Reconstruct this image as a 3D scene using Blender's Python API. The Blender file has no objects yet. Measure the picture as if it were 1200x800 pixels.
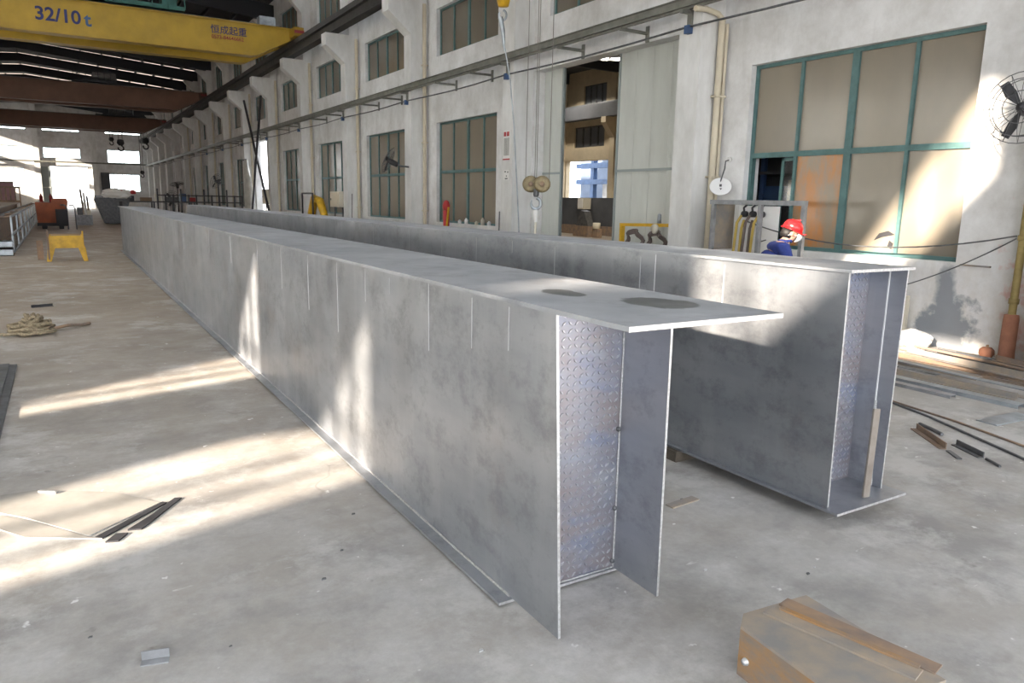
import bpy, bmesh, math, random
from mathutils import Vector, Matrix
random.seed(7)
SC = bpy.context.scene
COL = SC.collection
# ------------------------------------------------------------------ camera
cam_d = bpy.data.cameras.new('camera'); cam = bpy.data.objects.new('camera', cam_d); COL.objects.link(cam)
cam_d.sensor_width = 36.0; cam_d.lens = 864.25 / 1200 * 36.0; cam_d.clip_end = 600; cam_d.clip_start = 0.05
R0 = Vector((0.85622053, -0.51624049, 0.01954879)); R1 = Vector((-0.08001935, -0.16991137, -0.98220519)); R2 = Vector((0.51037565, 0.83941997, -0.18679083))
m = Matrix((R0, -R1, -R2)).transposed().to_4x4(); m.translation = (0, 0, 1.75); cam.matrix_world = m
SC.camera = cam
# ------------------------------------------------------------------ world, sun, exposure
w = bpy.data.worlds.new('sky'); SC.world = w; w.use_nodes = True
bg = w.node_tree.nodes['Background']; bg.inputs[0].default_value = (0.93, 0.965, 1.0, 1); bg.inputs[1].default_value = 5.0
SUN = Vector((1, 0.28, -0.33)).normalized()
sd = bpy.data.lights.new('sun', 'SUN'); so = bpy.data.objects.new('sun', sd); COL.objects.link(so)
sd.energy = 20; sd.color = (1.0, 0.86, 0.70); sd.angle = 0.014
so.rotation_euler = SUN.to_track_quat('-Z', 'Y').to_euler(); so.location = (-40, -10, 20)
SC.view_settings.view_transform = 'Standard'; SC.view_settings.look = 'None'; SC.view_settings.gamma = 1; SC.view_settings.use_curve_mapping = False
SC.view_settings.exposure = 0.45
# ------------------------------------------------------------------ materials
def mat(name, col, rough=0.6, metal=0.0, var=0.0, scale=6.0, col2=None, bump=0.0, stretch=(1, 1, 1), detail=5, bscale=None, spec=0.5, lo=0.35, hi=0.65):
    M = bpy.data.materials.new(name); M.use_nodes = True; nt = M.node_tree; b = nt.nodes['Principled BSDF']
    b.inputs['Roughness'].default_value = rough; b.inputs['Metallic'].default_value = metal; b.inputs['Specular IOR Level'].default_value = spec
    c = (*col, 1); b.inputs['Base Color'].default_value = c
    if var or col2 or bump:
        tc = nt.nodes.new('ShaderNodeTexCoord'); mp = nt.nodes.new('ShaderNodeMapping'); mp.inputs['Scale'].default_value = stretch
        nt.links.new(tc.outputs['Object'], mp.inputs[0])
        n = nt.nodes.new('ShaderNodeTexNoise'); n.inputs['Scale'].default_value = scale; n.inputs['Detail'].default_value = detail; n.inputs['Roughness'].default_value = 0.62
        nt.links.new(mp.outputs[0], n.inputs['Vector'])
        if var or col2:
            r = nt.nodes.new('ShaderNodeValToRGB'); r.color_ramp.elements[0].position = lo; r.color_ramp.elements[1].position = hi
            c2 = col2 or tuple(x * (1 - var) for x in col)
            r.color_ramp.elements[0].color = (*c2, 1); r.color_ramp.elements[1].color = c
            nt.links.new(n.outputs['Fac'], r.inputs[0]); nt.links.new(r.outputs[0], b.inputs['Base Color'])
        if bump:
            n2 = nt.nodes.new('ShaderNodeTexNoise'); n2.inputs['Scale'].default_value = bscale or scale * 4; n2.inputs['Detail'].default_value = 4
            nt.links.new(mp.outputs[0], n2.inputs['Vector'])
            bp = nt.nodes.new('ShaderNodeBump'); bp.inputs['Strength'].default_value = bump; bp.inputs['Distance'].default_value = 0.02
            nt.links.new(n2.outputs['Fac'], bp.inputs['Height']); nt.links.new(bp.outputs[0], b.inputs['Normal'])
    return M
class NT:
    """small helper for longer node trees"""
    def __init__(s, name, rough=0.6, metal=0.0):
        s.M = bpy.data.materials.new(name); s.M.use_nodes = True; s.t = s.M.node_tree; s.b = s.t.nodes['Principled BSDF']
        s.b.inputs['Roughness'].default_value = rough; s.b.inputs['Metallic'].default_value = metal
        s.tc = s.t.nodes.new('ShaderNodeTexCoord').outputs['Object']
    def noise(s, scale, stretch=(1, 1, 1), detail=5, rough=0.6, loc=(0, 0, 0)):
        mp = s.t.nodes.new('ShaderNodeMapping'); mp.inputs['Scale'].default_value = stretch; mp.inputs['Location'].default_value = loc; s.t.links.new(s.tc, mp.inputs[0])
        n = s.t.nodes.new('ShaderNodeTexNoise'); n.inputs['Scale'].default_value = scale; n.inputs['Detail'].default_value = detail; n.inputs['Roughness'].default_value = rough
        s.t.links.new(mp.outputs[0], n.inputs['Vector']); return n.outputs['Fac']
    def ramp(s, fac, a, b, lo=0.0, hi=1.0):
        r = s.t.nodes.new('ShaderNodeMapRange'); r.inputs[1].default_value = a; r.inputs[2].default_value = b; r.inputs[3].default_value = lo; r.inputs[4].default_value = hi
        s.t.links.new(fac, r.inputs[0]); return r.outputs[0]
    def mix(s, fac, a, b, mode='MIX'):
        x = s.t.nodes.new('ShaderNodeMix'); x.data_type = 'RGBA'; x.blend_type = mode
        for k, v in ((0, fac), (6, a), (7, b)):
            if isinstance(v, (int, float)): x.inputs[k].default_value = v
            elif isinstance(v, tuple): x.inputs[k].default_value = (*v, 1)
            else: s.t.links.new(v, x.inputs[k])
        return x.outputs[2]
    def math(s, op, a, b=None):
        x = s.t.nodes.new('ShaderNodeMath'); x.operation = op
        for k, v in ((0, a), (1, b)):
            if v is None: continue
            if isinstance(v, (int, float)): x.inputs[k].default_value = v
            else: s.t.links.new(v, x.inputs[k])
        return x.outputs[0]
    def sep(s):
        x = s.t.nodes.new('ShaderNodeSeparateXYZ'); s.t.links.new(s.tc, x.inputs[0]); return x.outputs
    def base(s, c): s.t.links.new(c, s.b.inputs['Base Color'])
    def bump(s, h, st=0.2, d=0.01):
        bp = s.t.nodes.new('ShaderNodeBump'); bp.inputs['Strength'].default_value = st; bp.inputs['Distance'].default_value = d
        s.t.links.new(h, bp.inputs['Height']); s.t.links.new(bp.outputs[0], s.b.inputs['Normal'])
def blob(n, cx, cy, rx, ry, edge=0.25, axes=(0, 1), wob=0.5, nscale=3.0):
    """mask of a stain with an outline of its own, in the object's coordinates"""
    o = n.sep()
    a = n.math('DIVIDE', n.math('SUBTRACT', o[axes[0]], cx), rx); b = n.math('DIVIDE', n.math('SUBTRACT', o[axes[1]], cy), ry)
    d = n.math('SQRT', n.math('ADD', n.math('MULTIPLY', a, a), n.math('MULTIPLY', b, b)))
    d = n.math('ADD', d, n.ramp(n.noise(nscale), 0.3, 0.7, -wob, wob))
    return n.ramp(d, 1.0 + edge, 1.0 - edge)
def floor_mat():
    n = NT('concrete_floor', 0.62)
    c = n.mix(n.ramp(n.noise(0.35, detail=4), 0.35, 0.65), (0.32, 0.295, 0.265), (0.385, 0.375, 0.36))
    c = n.mix(n.ramp(n.noise(2.2, detail=8, rough=0.7), 0.42, 0.66), c, (0.46, 0.455, 0.45))
    c = n.mix(n.ramp(n.noise(1.3, loc=(5, 3, 0), detail=8, rough=0.7), 0.48, 0.66, 0, 0.85), c, (0.225, 0.22, 0.22))
    o = n.sep()
    far = n.ramp(o[1], 2.5, 13.0, 0, 0.85)
    c = n.mix(far, c, n.mix(n.ramp(n.noise(0.8, loc=(1, 9, 0)), 0.3, 0.7), (0.27, 0.205, 0.14), (0.36, 0.285, 0.205)))
    c = n.mix(n.ramp(n.noise(22, detail=6, rough=0.75), 0.35, 0.65, 0, 0.30), c, (0.24, 0.235, 0.23), 'MIX')
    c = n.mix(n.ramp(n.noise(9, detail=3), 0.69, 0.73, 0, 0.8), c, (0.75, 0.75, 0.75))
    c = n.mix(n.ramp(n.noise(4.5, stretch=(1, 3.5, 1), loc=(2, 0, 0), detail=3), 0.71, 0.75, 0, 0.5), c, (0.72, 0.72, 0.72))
    c = n.mix(n.ramp(n.noise(5.5, loc=(7, 0, 0), detail=3), 0.70, 0.76, 0, 0.6), c, (0.14, 0.13, 0.12))
    vo = n.t.nodes.new('ShaderNodeTexVoronoi'); vo.feature = 'DISTANCE_TO_EDGE'; vo.inputs['Scale'].default_value = 0.42; wp = n.t.nodes.new('ShaderNodeVectorMath'); wp.operation = 'ADD'
    nv = n.t.nodes.new('ShaderNodeTexNoise'); nv.inputs['Scale'].default_value = 1.6; n.t.links.new(n.tc, nv.inputs['Vector']); n.t.links.new(n.tc, wp.inputs[0]); n.t.links.new(nv.outputs['Color'], wp.inputs[1]); n.t.links.new(wp.outputs[0], vo.inputs['Vector'])
    c = n.mix(n.math('MULTIPLY', n.ramp(vo.outputs['Distance'], 0.006, 0.0), n.ramp(n.noise(0.9, loc=(3, 1, 4)), 0.5, 0.6, 0, 0.55)), c, (0.20, 0.19, 0.175))
    c = n.mix(n.ramp(n.noise(0.9, stretch=(1, 1, 1), loc=(11, 2, 0), detail=9, rough=0.75), 0.52, 0.60, 0, 0.5), c, (0.54, 0.535, 0.525))
    n.base(c); n.t.links.new(n.ramp(n.noise(3, detail=6), 0.3, 0.7, 0.45, 0.75), n.b.inputs['Roughness'])
    n.bump(n.noise(14, detail=8), 0.25, 0.01); return n.M
def wall_mat(name, near=True):
    n = NT(name, 0.85)
    c = n.mix(n.ramp(n.noise(1.1, detail=8, rough=0.7), 0.35, 0.62), (0.56, 0.55, 0.54), (0.76, 0.76, 0.765))
    c = n.mix(n.ramp(n.noise(3.0, stretch=(1, 1, 0.25), loc=(3, 3, 3), detail=7), 0.56, 0.78, 0, 0.45), c, (0.40, 0.39, 0.37))
    o = n.sep()
    low = n.math('MULTIPLY', n.ramp(o[2], 1.6, 0.0, 0, 1), n.ramp(n.noise(2.4, detail=8, rough=0.7), 0.40, 0.62, 0, 0.6))
    c = n.mix(low, c, (0.50, 0.44, 0.34))
    if near:
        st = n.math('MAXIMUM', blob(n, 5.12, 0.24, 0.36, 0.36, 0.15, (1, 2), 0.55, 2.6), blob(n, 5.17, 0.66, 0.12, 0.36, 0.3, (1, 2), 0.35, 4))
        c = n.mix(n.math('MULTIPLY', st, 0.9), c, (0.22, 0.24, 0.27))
        rd = blob(n, 3.75, 0.75, 0.5, 0.8, 0.4, (1, 2), 0.9, 6)
        c = n.mix(n.math('MULTIPLY', rd, 0.55), c, (0.55, 0.20, 0.16))
    n.base(c); n.bump(n.noise(9, detail=8), 0.35, 0.015); return n.M
def steel_mat(name, stains=(), metal=0.8):
    n = NT(name, 0.45, metal)
    c = n.mix(n.ramp(n.noise(1.4, stretch=(1, 0.6, 2.2), detail=7), 0.3, 0.7), (0.30, 0.32, 0.355), (0.44, 0.455, 0.485))
    c = n.mix(n.ramp(n.noise(4, stretch=(1, 1, 0.12), loc=(4, 1, 0), detail=5), 0.5, 0.8, 0, 0.5), c, (0.53, 0.545, 0.57))
    c = n.mix(n.ramp(n.noise(3.5, stretch=(1, 1.2, 1.6), loc=(9, 0, 2), detail=10, rough=0.75), 0.50, 0.66, 0, 0.55), c, (0.20, 0.21, 0.23))
    c = n.mix(n.ramp(n.noise(1.7, loc=(0, 7, 0), detail=6), 0.60, 0.78, 0, 0.35), c, (0.30, 0.235, 0.20))
    for (cx, cy, rx, ry) in stains:
        c = n.mix(blob(n, cx, cy, rx, ry, 0.06, (0, 1), 0.16, 9), c, (0.105, 0.11, 0.115))
    n.base(c); n.t.links.new(n.ramp(n.noise(2.5, stretch=(1, 1, 0.5), detail=6), 0.3, 0.7, 0.34, 0.55), n.b.inputs['Roughness'])
    n.bump(n.noise(2, stretch=(1, 0.7, 0.7)), 0.06, 0.02); return n.M
def heat_mat(name):
    n = NT(name, 0.38, 0.75)
    o = n.sep()
    c = n.mix(n.ramp(n.noise(2.2, stretch=(1.2, 1, 2.6), detail=4), 0.3, 0.7), (0.34, 0.29, 0.29), (0.36, 0.39, 0.47))
    c = n.mix(n.ramp(n.noise(3.2, loc=(2, 0, 5), stretch=(1, 1, 2.2)), 0.5, 0.7), c, (0.27, 0.31, 0.43))
    c = n.mix(n.ramp(n.noise(2.6, loc=(8, 0, 1), stretch=(1, 1, 2)), 0.55, 0.75, 0, 0.7), c, (0.55, 0.54, 0.52))
    n.base(c); return n.M
def translucent(name, col):
    M = bpy.data.materials.new(name); M.use_nodes = True; t = M.node_tree; t.nodes.remove(t.nodes['Principled BSDF'])
    a = t.nodes.new('ShaderNodeBsdfTranslucent'); a.inputs[0].default_value = (*col, 1); d = t.nodes.new('ShaderNodeBsdfDiffuse'); d.inputs[0].default_value = (*col, 1)
    x = t.nodes.new('ShaderNodeMixShader'); x.inputs[0].default_value = 0.25; t.links.new(a.outputs[0], x.inputs[1]); t.links.new(d.outputs[0], x.inputs[2])
    t.links.new(x.outputs[0], t.nodes['Material Output'].inputs[0]); return M
def glass(name):
    M = bpy.data.materials.new(name); M.use_nodes = True; t = M.node_tree; t.nodes.remove(t.nodes['Principled BSDF'])
    a = t.nodes.new('ShaderNodeBsdfTransparent'); a.inputs[0].default_value = (0.9, 0.92, 0.92, 1); g = t.nodes.new('ShaderNodeBsdfGlossy'); g.inputs['Roughness'].default_value = 0.05
    x = t.nodes.new('ShaderNodeMixShader'); x.inputs[0].default_value = 0.08; t.links.new(a.outputs[0], x.inputs[1]); t.links.new(g.outputs[0], x.inputs[2])
    t.links.new(x.outputs[0], t.nodes['Material Output'].inputs[0]); return M
def emit(name, col, s):
    M = bpy.data.materials.new(name); M.use_nodes = True; b = M.node_tree.nodes['Principled BSDF']
    b.inputs['Emission Color'].default_value = (*col, 1); b.inputs['Emission Strength'].default_value = s; return M
M = {}
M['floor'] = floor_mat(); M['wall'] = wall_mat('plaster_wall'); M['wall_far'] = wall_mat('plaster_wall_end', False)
M['column'] = mat('white_column_paint', (0.74, 0.74, 0.735), 0.8, 0, 0, 2.2, (0.58, 0.575, 0.56), 0.15, (1, 1, 0.4))
M['steel'] = steel_mat('mill_steel'); M['steel_top'] = steel_mat('mill_steel_flange', ((0.15, -0.30, 0.135, 0.17), (-0.02, 0.13, 0.075, 0.14)), 0.35); M['steel_top2'] = steel_mat('mill_steel_upper', (), 0.35)
M['cut'] = mat('cut_steel_edge', (0.72, 0.73, 0.75), 0.35, 0.7, 0.3, 60)
M['heat'] = heat_mat('tread_plate_steel')
M['lug'] = mat('tread_lug', (0.68, 0.69, 0.72), 0.28, 0.85, 0, 5, (0.46, 0.46, 0.52))
M['dusty'] = mat('dusty_plate', (0.36, 0.34, 0.31), 0.7, 0.1, 0, 3, (0.27, 0.255, 0.235)); M['barsteel'] = mat('bar_steel', (0.30, 0.275, 0.25), 0.55, 0.5, 0, 8, (0.22, 0.19, 0.17))
M['weld'] = mat('weld_bead', (0.62, 0.62, 0.63), 0.5, 0.5, 0.4, 80)
M['chalk'] = mat('chalk', (0.60, 0.61, 0.62), 0.9); M['run'] = mat('paint_run', (0.50, 0.51, 0.525), 0.7, 0.3)
M['dsteel'] = mat('dark_steel', (0.16, 0.165, 0.175), 0.55, 0.5, 0.4, 8)
M['black'] = mat('black_steel', (0.035, 0.035, 0.04), 0.6, 0.2)
M['greysteel'] = mat('grey_steel', (0.33, 0.34, 0.36), 0.5, 0.4, 0.35, 7)
M['galv'] = mat('galvanised', (0.42, 0.46, 0.50), 0.4, 0.6, 0.35, 5)
M['rust'] = mat('rusty_steel', (0.34, 0.23, 0.15), 0.75, 0.2, 0, 5, (0.20, 0.16, 0.14), 0.2)
M['rust2'] = mat('rust_orange', (0.36, 0.20, 0.08), 0.8, 0.1, 0, 6, (0.22, 0.19, 0.165), 0.2, (1, 1, 2.5))
M['scrap'] = mat('scrap_tan', (0.38, 0.31, 0.24), 0.65, 0.3, 0, 5, (0.25, 0.24, 0.235))
M['teal'] = mat('teal_frame', (0.10, 0.20, 0.20), 0.5, 0.1, 0.25, 6)
M['pane'] = mat('beige_film_pane', (0.265, 0.23, 0.18), 0.16, 0, 0, 1.1, (0.235, 0.205, 0.165), 0, (1, 1, 0.5))
M['pane_or'] = mat('orange_stained_pane', (0.29, 0.23, 0.16), 0.2, 0, 0, 1.6, (0.46, 0.20, 0.07), 0, (1, 2, 0.8), 4, lo=0.40, hi=0.60)
M['pane_far'] = mat('dark_film_pane', (0.19, 0.165, 0.13), 0.18, 0, 0.15, 0.8)
M['beam_dark'] = mat('dark_runway_concrete', (0.06, 0.057, 0.055), 0.8, 0, 0.3, 2)
M['tray'] = mat('grey_green_rail', (0.215, 0.215, 0.19), 0.6, 0.2, 0.3, 5)
M['cream'] = mat('cream_pipe', (0.62, 0.55, 0.42), 0.5, 0, 0.15, 3)
M['yellow'] = mat('yellow_crane_paint', (0.40, 0.25, 0.018), 0.42, 0, 0.25, 1.2)
M['yellow_b'] = mat('yellow_paint', (0.72, 0.42, 0.02), 0.45, 0, 0.3, 6)
M['brown'] = mat('brown_crane_paint', (0.135, 0.065, 0.038), 0.55, 0, 0.3, 1.2)
M['navy'] = mat('navy_lettering', (0.015, 0.02, 0.10), 0.6)
M['redtxt'] = mat('red_lettering', (0.22, 0.02, 0.03), 0.6)
M['green'] = mat('green_machine', (0.03, 0.12, 0.10), 0.5, 0.1, 0.3, 4)
M['roof'] = mat('dark_roof_sheet', (0.045, 0.048, 0.055), 0.7, 0.1, 0.3, 1)
M['purlin'] = mat('roof_steel', (0.04, 0.045, 0.055), 0.6, 0.3)
M['skylight'] = translucent('fibreglass_skylight', (0.55, 0.50, 0.46)); M['skylight_bright'] = translucent('bright_fibreglass', (0.86, 0.88, 0.90)); M['frosted'] = translucent('frosted_pane', (0.86, 0.88, 0.88))
M['glass'] = glass('clear_glass')
M['door'] = mat('painted_door_sheet', (0.60, 0.62, 0.585), 0.55, 0, 0.12, 2.5, None, 0, (1, 1, 0.3))
M['doortrim'] = mat('grey_door_rail', (0.30, 0.34, 0.34), 0.5, 0.2)
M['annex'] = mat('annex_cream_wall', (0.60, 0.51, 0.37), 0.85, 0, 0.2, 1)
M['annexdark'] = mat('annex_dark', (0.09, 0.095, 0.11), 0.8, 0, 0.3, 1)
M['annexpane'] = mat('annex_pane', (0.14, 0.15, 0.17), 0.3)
M['blue'] = mat('blue_machine', (0.06, 0.12, 0.26), 0.5, 0.1, 0.3, 3)
M['lamp'] = emit('lamp_glow', (1.0, 0.93, 0.8), 18)
M['red'] = mat('red_paint', (0.42, 0.03, 0.03), 0.5); M['orange'] = mat('orange_tank', (0.42, 0.10, 0.03), 0.55, 0, 0.35, 2)
M['white'] = mat('white_paint', (0.78, 0.78, 0.78), 0.5); M['offwhite'] = mat('off_white', (0.62, 0.58, 0.48), 0.6)
M['paper'] = mat('paper', (0.75, 0.74, 0.72), 0.8)
M['ropefib'] = mat('fibre_rope', (0.36, 0.29, 0.19), 0.9, 0, 0.45, 30)
M['wire'] = mat('wire_rope', (0.22, 0.21, 0.19), 0.6, 0.3)
M['bronze'] = mat('greasy_sheave', (0.27, 0.215, 0.12), 0.5, 0.4, 0.45, 14)
M['clay'] = mat('terracotta_sleeve', (0.38, 0.165, 0.10), 0.8, 0, 0.25, 9); M['ochre'] = mat('ochre_pipe', (0.36, 0.27, 0.10), 0.6, 0, 0.35, 6)
M['sheet'] = mat('white_plastic_sheet', (0.60, 0.60, 0.56), 0.6, 0, 0.3, 2)
M['hose'] = mat('rubber_hose', (0.13, 0.10, 0.09), 0.6); M['hose_y'] = mat('yellow_hose', (0.50, 0.36, 0.08), 0.6)
M['skin'] = mat('skin', (0.52, 0.31, 0.22), 0.55); M['hair'] = mat('hair', (0.012, 0.010, 0.010), 0.6)
M['coverall'] = mat('blue_coverall', (0.025, 0.045, 0.22), 0.85, 0, 0.25, 20); M['helmet'] = mat('red_helmet', (0.55, 0.012, 0.015), 0.3)
M['yard'] = mat('yard_concrete', (0.42, 0.41, 0.39), 0.9, 0, 0.1, 0.6)
M['wood'] = mat('timber_block', (0.11, 0.09, 0.07), 0.85, 0, 0.35, 12)
# ------------------------------------------------------------------ mesh helpers
ORG = {}
class MB:
    def __init__(s): s.v = []; s.f = []; s.mi = []; s.sm = []
    def add(s, vs, fs, mi=0, smooth=False):
        k = len(s.v); s.v += [tuple(v) for v in vs]; s.f += [tuple(i + k for i in f) for f in fs]; s.mi += [mi] * len(fs); s.sm += [smooth] * len(fs); return s
    def box(s, x0, x1, y0, y1, z0, z1, mi=0, end=None):
        vs = [(x, y, z) for x in (x0, x1) for y in (y0, y1) for z in (z0, z1)]
        fs = [(0, 1, 3, 2), (4, 6, 7, 5), (0, 4, 5, 1), (2, 3, 7, 6), (0, 2, 6, 4), (1, 5, 7, 3)]
        k = len(s.f); s.add(vs, fs, mi)
        if end is not None: s.mi[k + 2] = end
        return s
    def prism(s, poly, axis, a, b, mi=0):
        """poly in the two other axes (in x,y,z order), extruded along axis from a to b"""
        def p(u, v, t): return {'x': (t, u, v), 'y': (u, t, v), 'z': (u, v, t)}[axis]
        n = len(poly); vs = [p(u, v, a) for u, v in poly] + [p(u, v, b) for u, v in poly]
        fs = [tuple(range(n)), tuple(range(2 * n - 1, n - 1, -1))] + [(i, i + n, (i + 1) % n + n, (i + 1) % n) for i in range(n)]
        return s.add(vs, fs, mi)
    def tube(s, pts, r, n=8, mi=0, cap=True, smooth=True):
        pts = [Vector(p) for p in pts]; rs = r if isinstance(r, (list, tuple)) else [r] * len(pts); rings = []; up = None; k = len(pts)
        vs = []
        for i, p in enumerate(pts):
            t = (pts[min(i + 1, k - 1)] - pts[max(i - 1, 0)]).normalized()
            if up is None:
                a = Vector((0, 0, 1)) if abs(t.z) < 0.9 else Vector((1, 0, 0)); u = t.cross(a).normalized()
            else:
                u = (up - t * up.dot(t)).normalized()
            up = u; v = t.cross(u)
            vs += [p + (u * math.cos(2 * math.pi * j / n) + v * math.sin(2 * math.pi * j / n)) * rs[i] for j in range(n)]
        fs = [(i * n + j, i * n + (j + 1) % n, (i + 1) * n + (j + 1) % n, (i + 1) * n + j) for i in range(k - 1) for j in range(n)]
        s.add(vs, fs, mi, smooth)
        if cap: s.add(vs[:n], [tuple(range(n - 1, -1, -1))], mi); s.add(vs[-n:], [tuple(range(n))], mi)
        return s
    def lathe(s, prof, c, axis=(0, 0, 1), n=20, mi=0):
        """profile of (radius, height) turned round axis through c"""
        q = Vector(axis).to_track_quat('Z', 'Y'); c = Vector(c); vs = []
        for r, h in prof: vs += [c + q @ Vector((r * math.cos(2 * math.pi * j / n), r * math.sin(2 * math.pi * j / n), h)) for j in range(n)]
        fs = [(i * n + j, i * n + (j + 1) % n, (i + 1) * n + (j + 1) % n, (i + 1) * n + j) for i in range(len(prof) - 1) for j in range(n)]
        return s.add(vs, fs, mi, True)
    def bar(s, a, b, wd, ht, mi=0, roll=0.0):
        a, b = Vector(a), Vector(b); t = (b - a).normalized(); up = Vector((0, 0, 1)) if abs(t.z) < 0.95 else Vector((0, 1, 0))
        u = t.cross(up).normalized(); v = u.cross(t)
        u, v = u * math.cos(roll) + v * math.sin(roll), v * math.cos(roll) - u * math.sin(roll)
        vs = [p + u * (wd / 2 * i) + v * (ht / 2 * j) for p in (a, b) for i in (-1, 1) for j in (-1, 1)]
        return s.add(vs, [(0, 1, 3, 2), (4, 6, 7, 5), (0, 4, 5, 1), (2, 3, 7, 6), (0, 2, 6, 4), (1, 5, 7, 3)], mi)
    def angle(s, a, b, leg, th, mi=0, roll=0.0):
        """steel angle: two legs"""
        a, b = Vector(a), Vector(b); t = (b - a).normalized(); u = t.cross(Vector((0, 0, 1))).normalized(); v = u.cross(t)
        u, v = u * math.cos(roll) + v * math.sin(roll), v * math.cos(roll) - u * math.sin(roll)
        pr = [(0, 0), (leg, 0), (leg, th), (th, th), (th, leg), (0, leg)]
        vs = [p + u * i + v * j for p in (a, b) for i, j in pr]
        fs = [(0, 1, 2, 3), (0, 3, 4, 5), (9, 8, 7, 6), (11, 10, 9, 6)] + [(i, i + 6, (i + 1) % 6 + 6, (i + 1) % 6) for i in range(6)]
        return s.add(vs, fs, mi)
    def mesh(s, name, mats, org=(0, 0, 0)):
        me = bpy.data.meshes.new(name); o = Vector(org)
        me.from_pydata([Vector(v) - o for v in s.v], [], s.f)
        for mm in (mats if isinstance(mats, (list, tuple)) else [mats]): me.materials.append(M[mm] if isinstance(mm, str) else mm)
        me.polygons.foreach_set('material_index', s.mi); me.polygons.foreach_set('use_smooth', s.sm)
        bm = bmesh.new(); bm.from_mesh(me); bmesh.ops.recalc_face_normals(bm, faces=bm.faces[:]); bm.to_mesh(me); bm.free()
        return me
    def build(s, name, mats, parent=None, org=None):
        o_ = Vector(org) if org is not None else (ORG[parent.name] if parent else Vector((0, 0, 0)))
        ob = bpy.data.objects.new(name, s.mesh(name, mats, o_)); COL.objects.link(ob)
        if parent: ob.parent = parent; ob.location = o_ - ORG[parent.name]
        else: ob.location = o_
        ORG[ob.name] = o_; return ob
def tag(o, label, cat=None, group=None, kind=None):
    o['label'] = label
    if cat: o['category'] = cat
    if group: o['group'] = group
    if kind: o['kind'] = kind
    return o
def thing(name, loc, label, cat, group=None):
    o = bpy.data.objects.new(name, None); COL.objects.link(o); o.location = loc; o.empty_display_size = 0.1; ORG[o.name] = Vector(loc); return tag(o, label, cat, group)
def struct(o, label=None):
    o['kind'] = 'structure'
    if label: o['label'] = label
    return o
def place(me, name, loc, parent=None):
    """a piece that shares mesh data, loc in world"""
    ob = bpy.data.objects.new(name, me); COL.objects.link(ob)
    if parent: ob.parent = parent; ob.location = Vector(loc) - ORG[parent.name]
    else: ob.location = loc
    ORG[ob.name] = Vector(loc); return ob
def dup(root, loc, label=None, group=None, rotz=None):
    r = root.copy(); COL.objects.link(r); r.location = loc; ORG[r.name] = Vector(loc)
    if rotz is not None: r.rotation_euler = (0, 0, rotz)
    if label: r['label'] = label
    if group: r['group'] = group
    for ch in list(root.children):
        c = ch.copy(); COL.objects.link(c); c.parent = r
        for g in ch.children:
            d = g.copy(); COL.objects.link(d); d.parent = c
    return r
def holed(name, outer, holes, axis, a, b, mats, org=None):
    """flat wall with polygonal openings, thickness from a to b along axis"""
    def p(u, v, t): return {'x': (t, u, v), 'y': (u, t, v)}[axis]
    bm = bmesh.new(); edges = []
    for loop in [outer] + holes:
        vs = [bm.verts.new(p(u, v, a)) for u, v in loop]
        edges += [bm.edges.new((vs[i], vs[(i + 1) % len(vs)])) for i in range(len(vs))]
    bmesh.ops.triangle_fill(bm, edges=edges, use_beauty=True, use_dissolve=False)
    fs = bm.faces[:]; r = bmesh.ops.extrude_face_region(bm, geom=fs)
    dv = {'x': Vector((b - a, 0, 0)), 'y': Vector((0, b - a, 0))}[axis]
    bmesh.ops.translate(bm, vec=dv, verts=[e for e in r['geom'] if isinstance(e, bmesh.types.BMVert)])
    bmesh.ops.recalc_face_normals(bm, faces=bm.faces[:])
    me = bpy.data.meshes.new(name); bm.to_mesh(me); bm.free()
    for mm in mats: me.materials.append(M[mm])
    ob = bpy.data.objects.new(name, me); COL.objects.link(ob); ORG[ob.name] = Vector((0, 0, 0)); return ob
def rect(u0, u1, v0, v1): return [(u0, v0), (u1, v0), (u1, v1), (u0, v1)]
def text_mesh(s, size, name, material, extrude=0.002, off=0.022):
    cu = bpy.data.curves.new(name, 'FONT'); cu.body = s; cu.size = size; cu.extrude = extrude; cu.offset = size * off; cu.align_x = 'LEFT'
    t = bpy.data.objects.new(name, cu); COL.objects.link(t)
    bpy.context.view_layer.update(); dg = bpy.context.evaluated_depsgraph_get()
    me = bpy.data.meshes.new_from_object(t.evaluated_get(dg)); bpy.data.objects.remove(t); bpy.data.curves.remove(cu)
    me.materials.clear(); me.materials.append(M[material]); return me
# ------------------------------------------------------------------ setting
XR, XL, YN, YE = 9.62, -13.0, -8.0, 98.5
BAY = 5.84
def yc(k): return 9.27 + BAY * k
EAVE, RIDGE, XRG = 11.0, 11.95, -1.7
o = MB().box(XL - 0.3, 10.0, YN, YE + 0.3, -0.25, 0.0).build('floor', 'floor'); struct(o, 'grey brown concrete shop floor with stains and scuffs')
o = MB().box(-90, 90, -90, 190, -0.5, -0.255).build('ground', 'yard'); struct(o, 'pale concrete yard outside the hall')
# right wall: lower windows, upper windows, clerestory, two doorways
LOW = [k for k in range(-1, 15) if k not in (0, 5)]
holes = []
for k in range(-1, 15):
    y0, y1 = yc(k) + 1.66, yc(k) + 5.20
    if k == 0: holes.append(rect(9.80, 15.03, 0.02, 4.70))
    elif k == 5: holes.append(rect(yc(5) + 0.8, yc(6) - 0.25, 0.02, 4.70))
    else: holes.append(rect(y0, y1, 1.10, 3.95))
    holes.append(rect(y0, y1, 5.78, 7.07)); holes.append(rect(y0 + 0.3, y1 - 0.3, 8.55, 10.2))
o = holed('wall_right', rect(YN, YE, 0, EAVE + 0.05), holes, 'x', XR, XR + 0.34, ['wall']); struct(o, 'white plastered long wall of the hall with grime')
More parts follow.
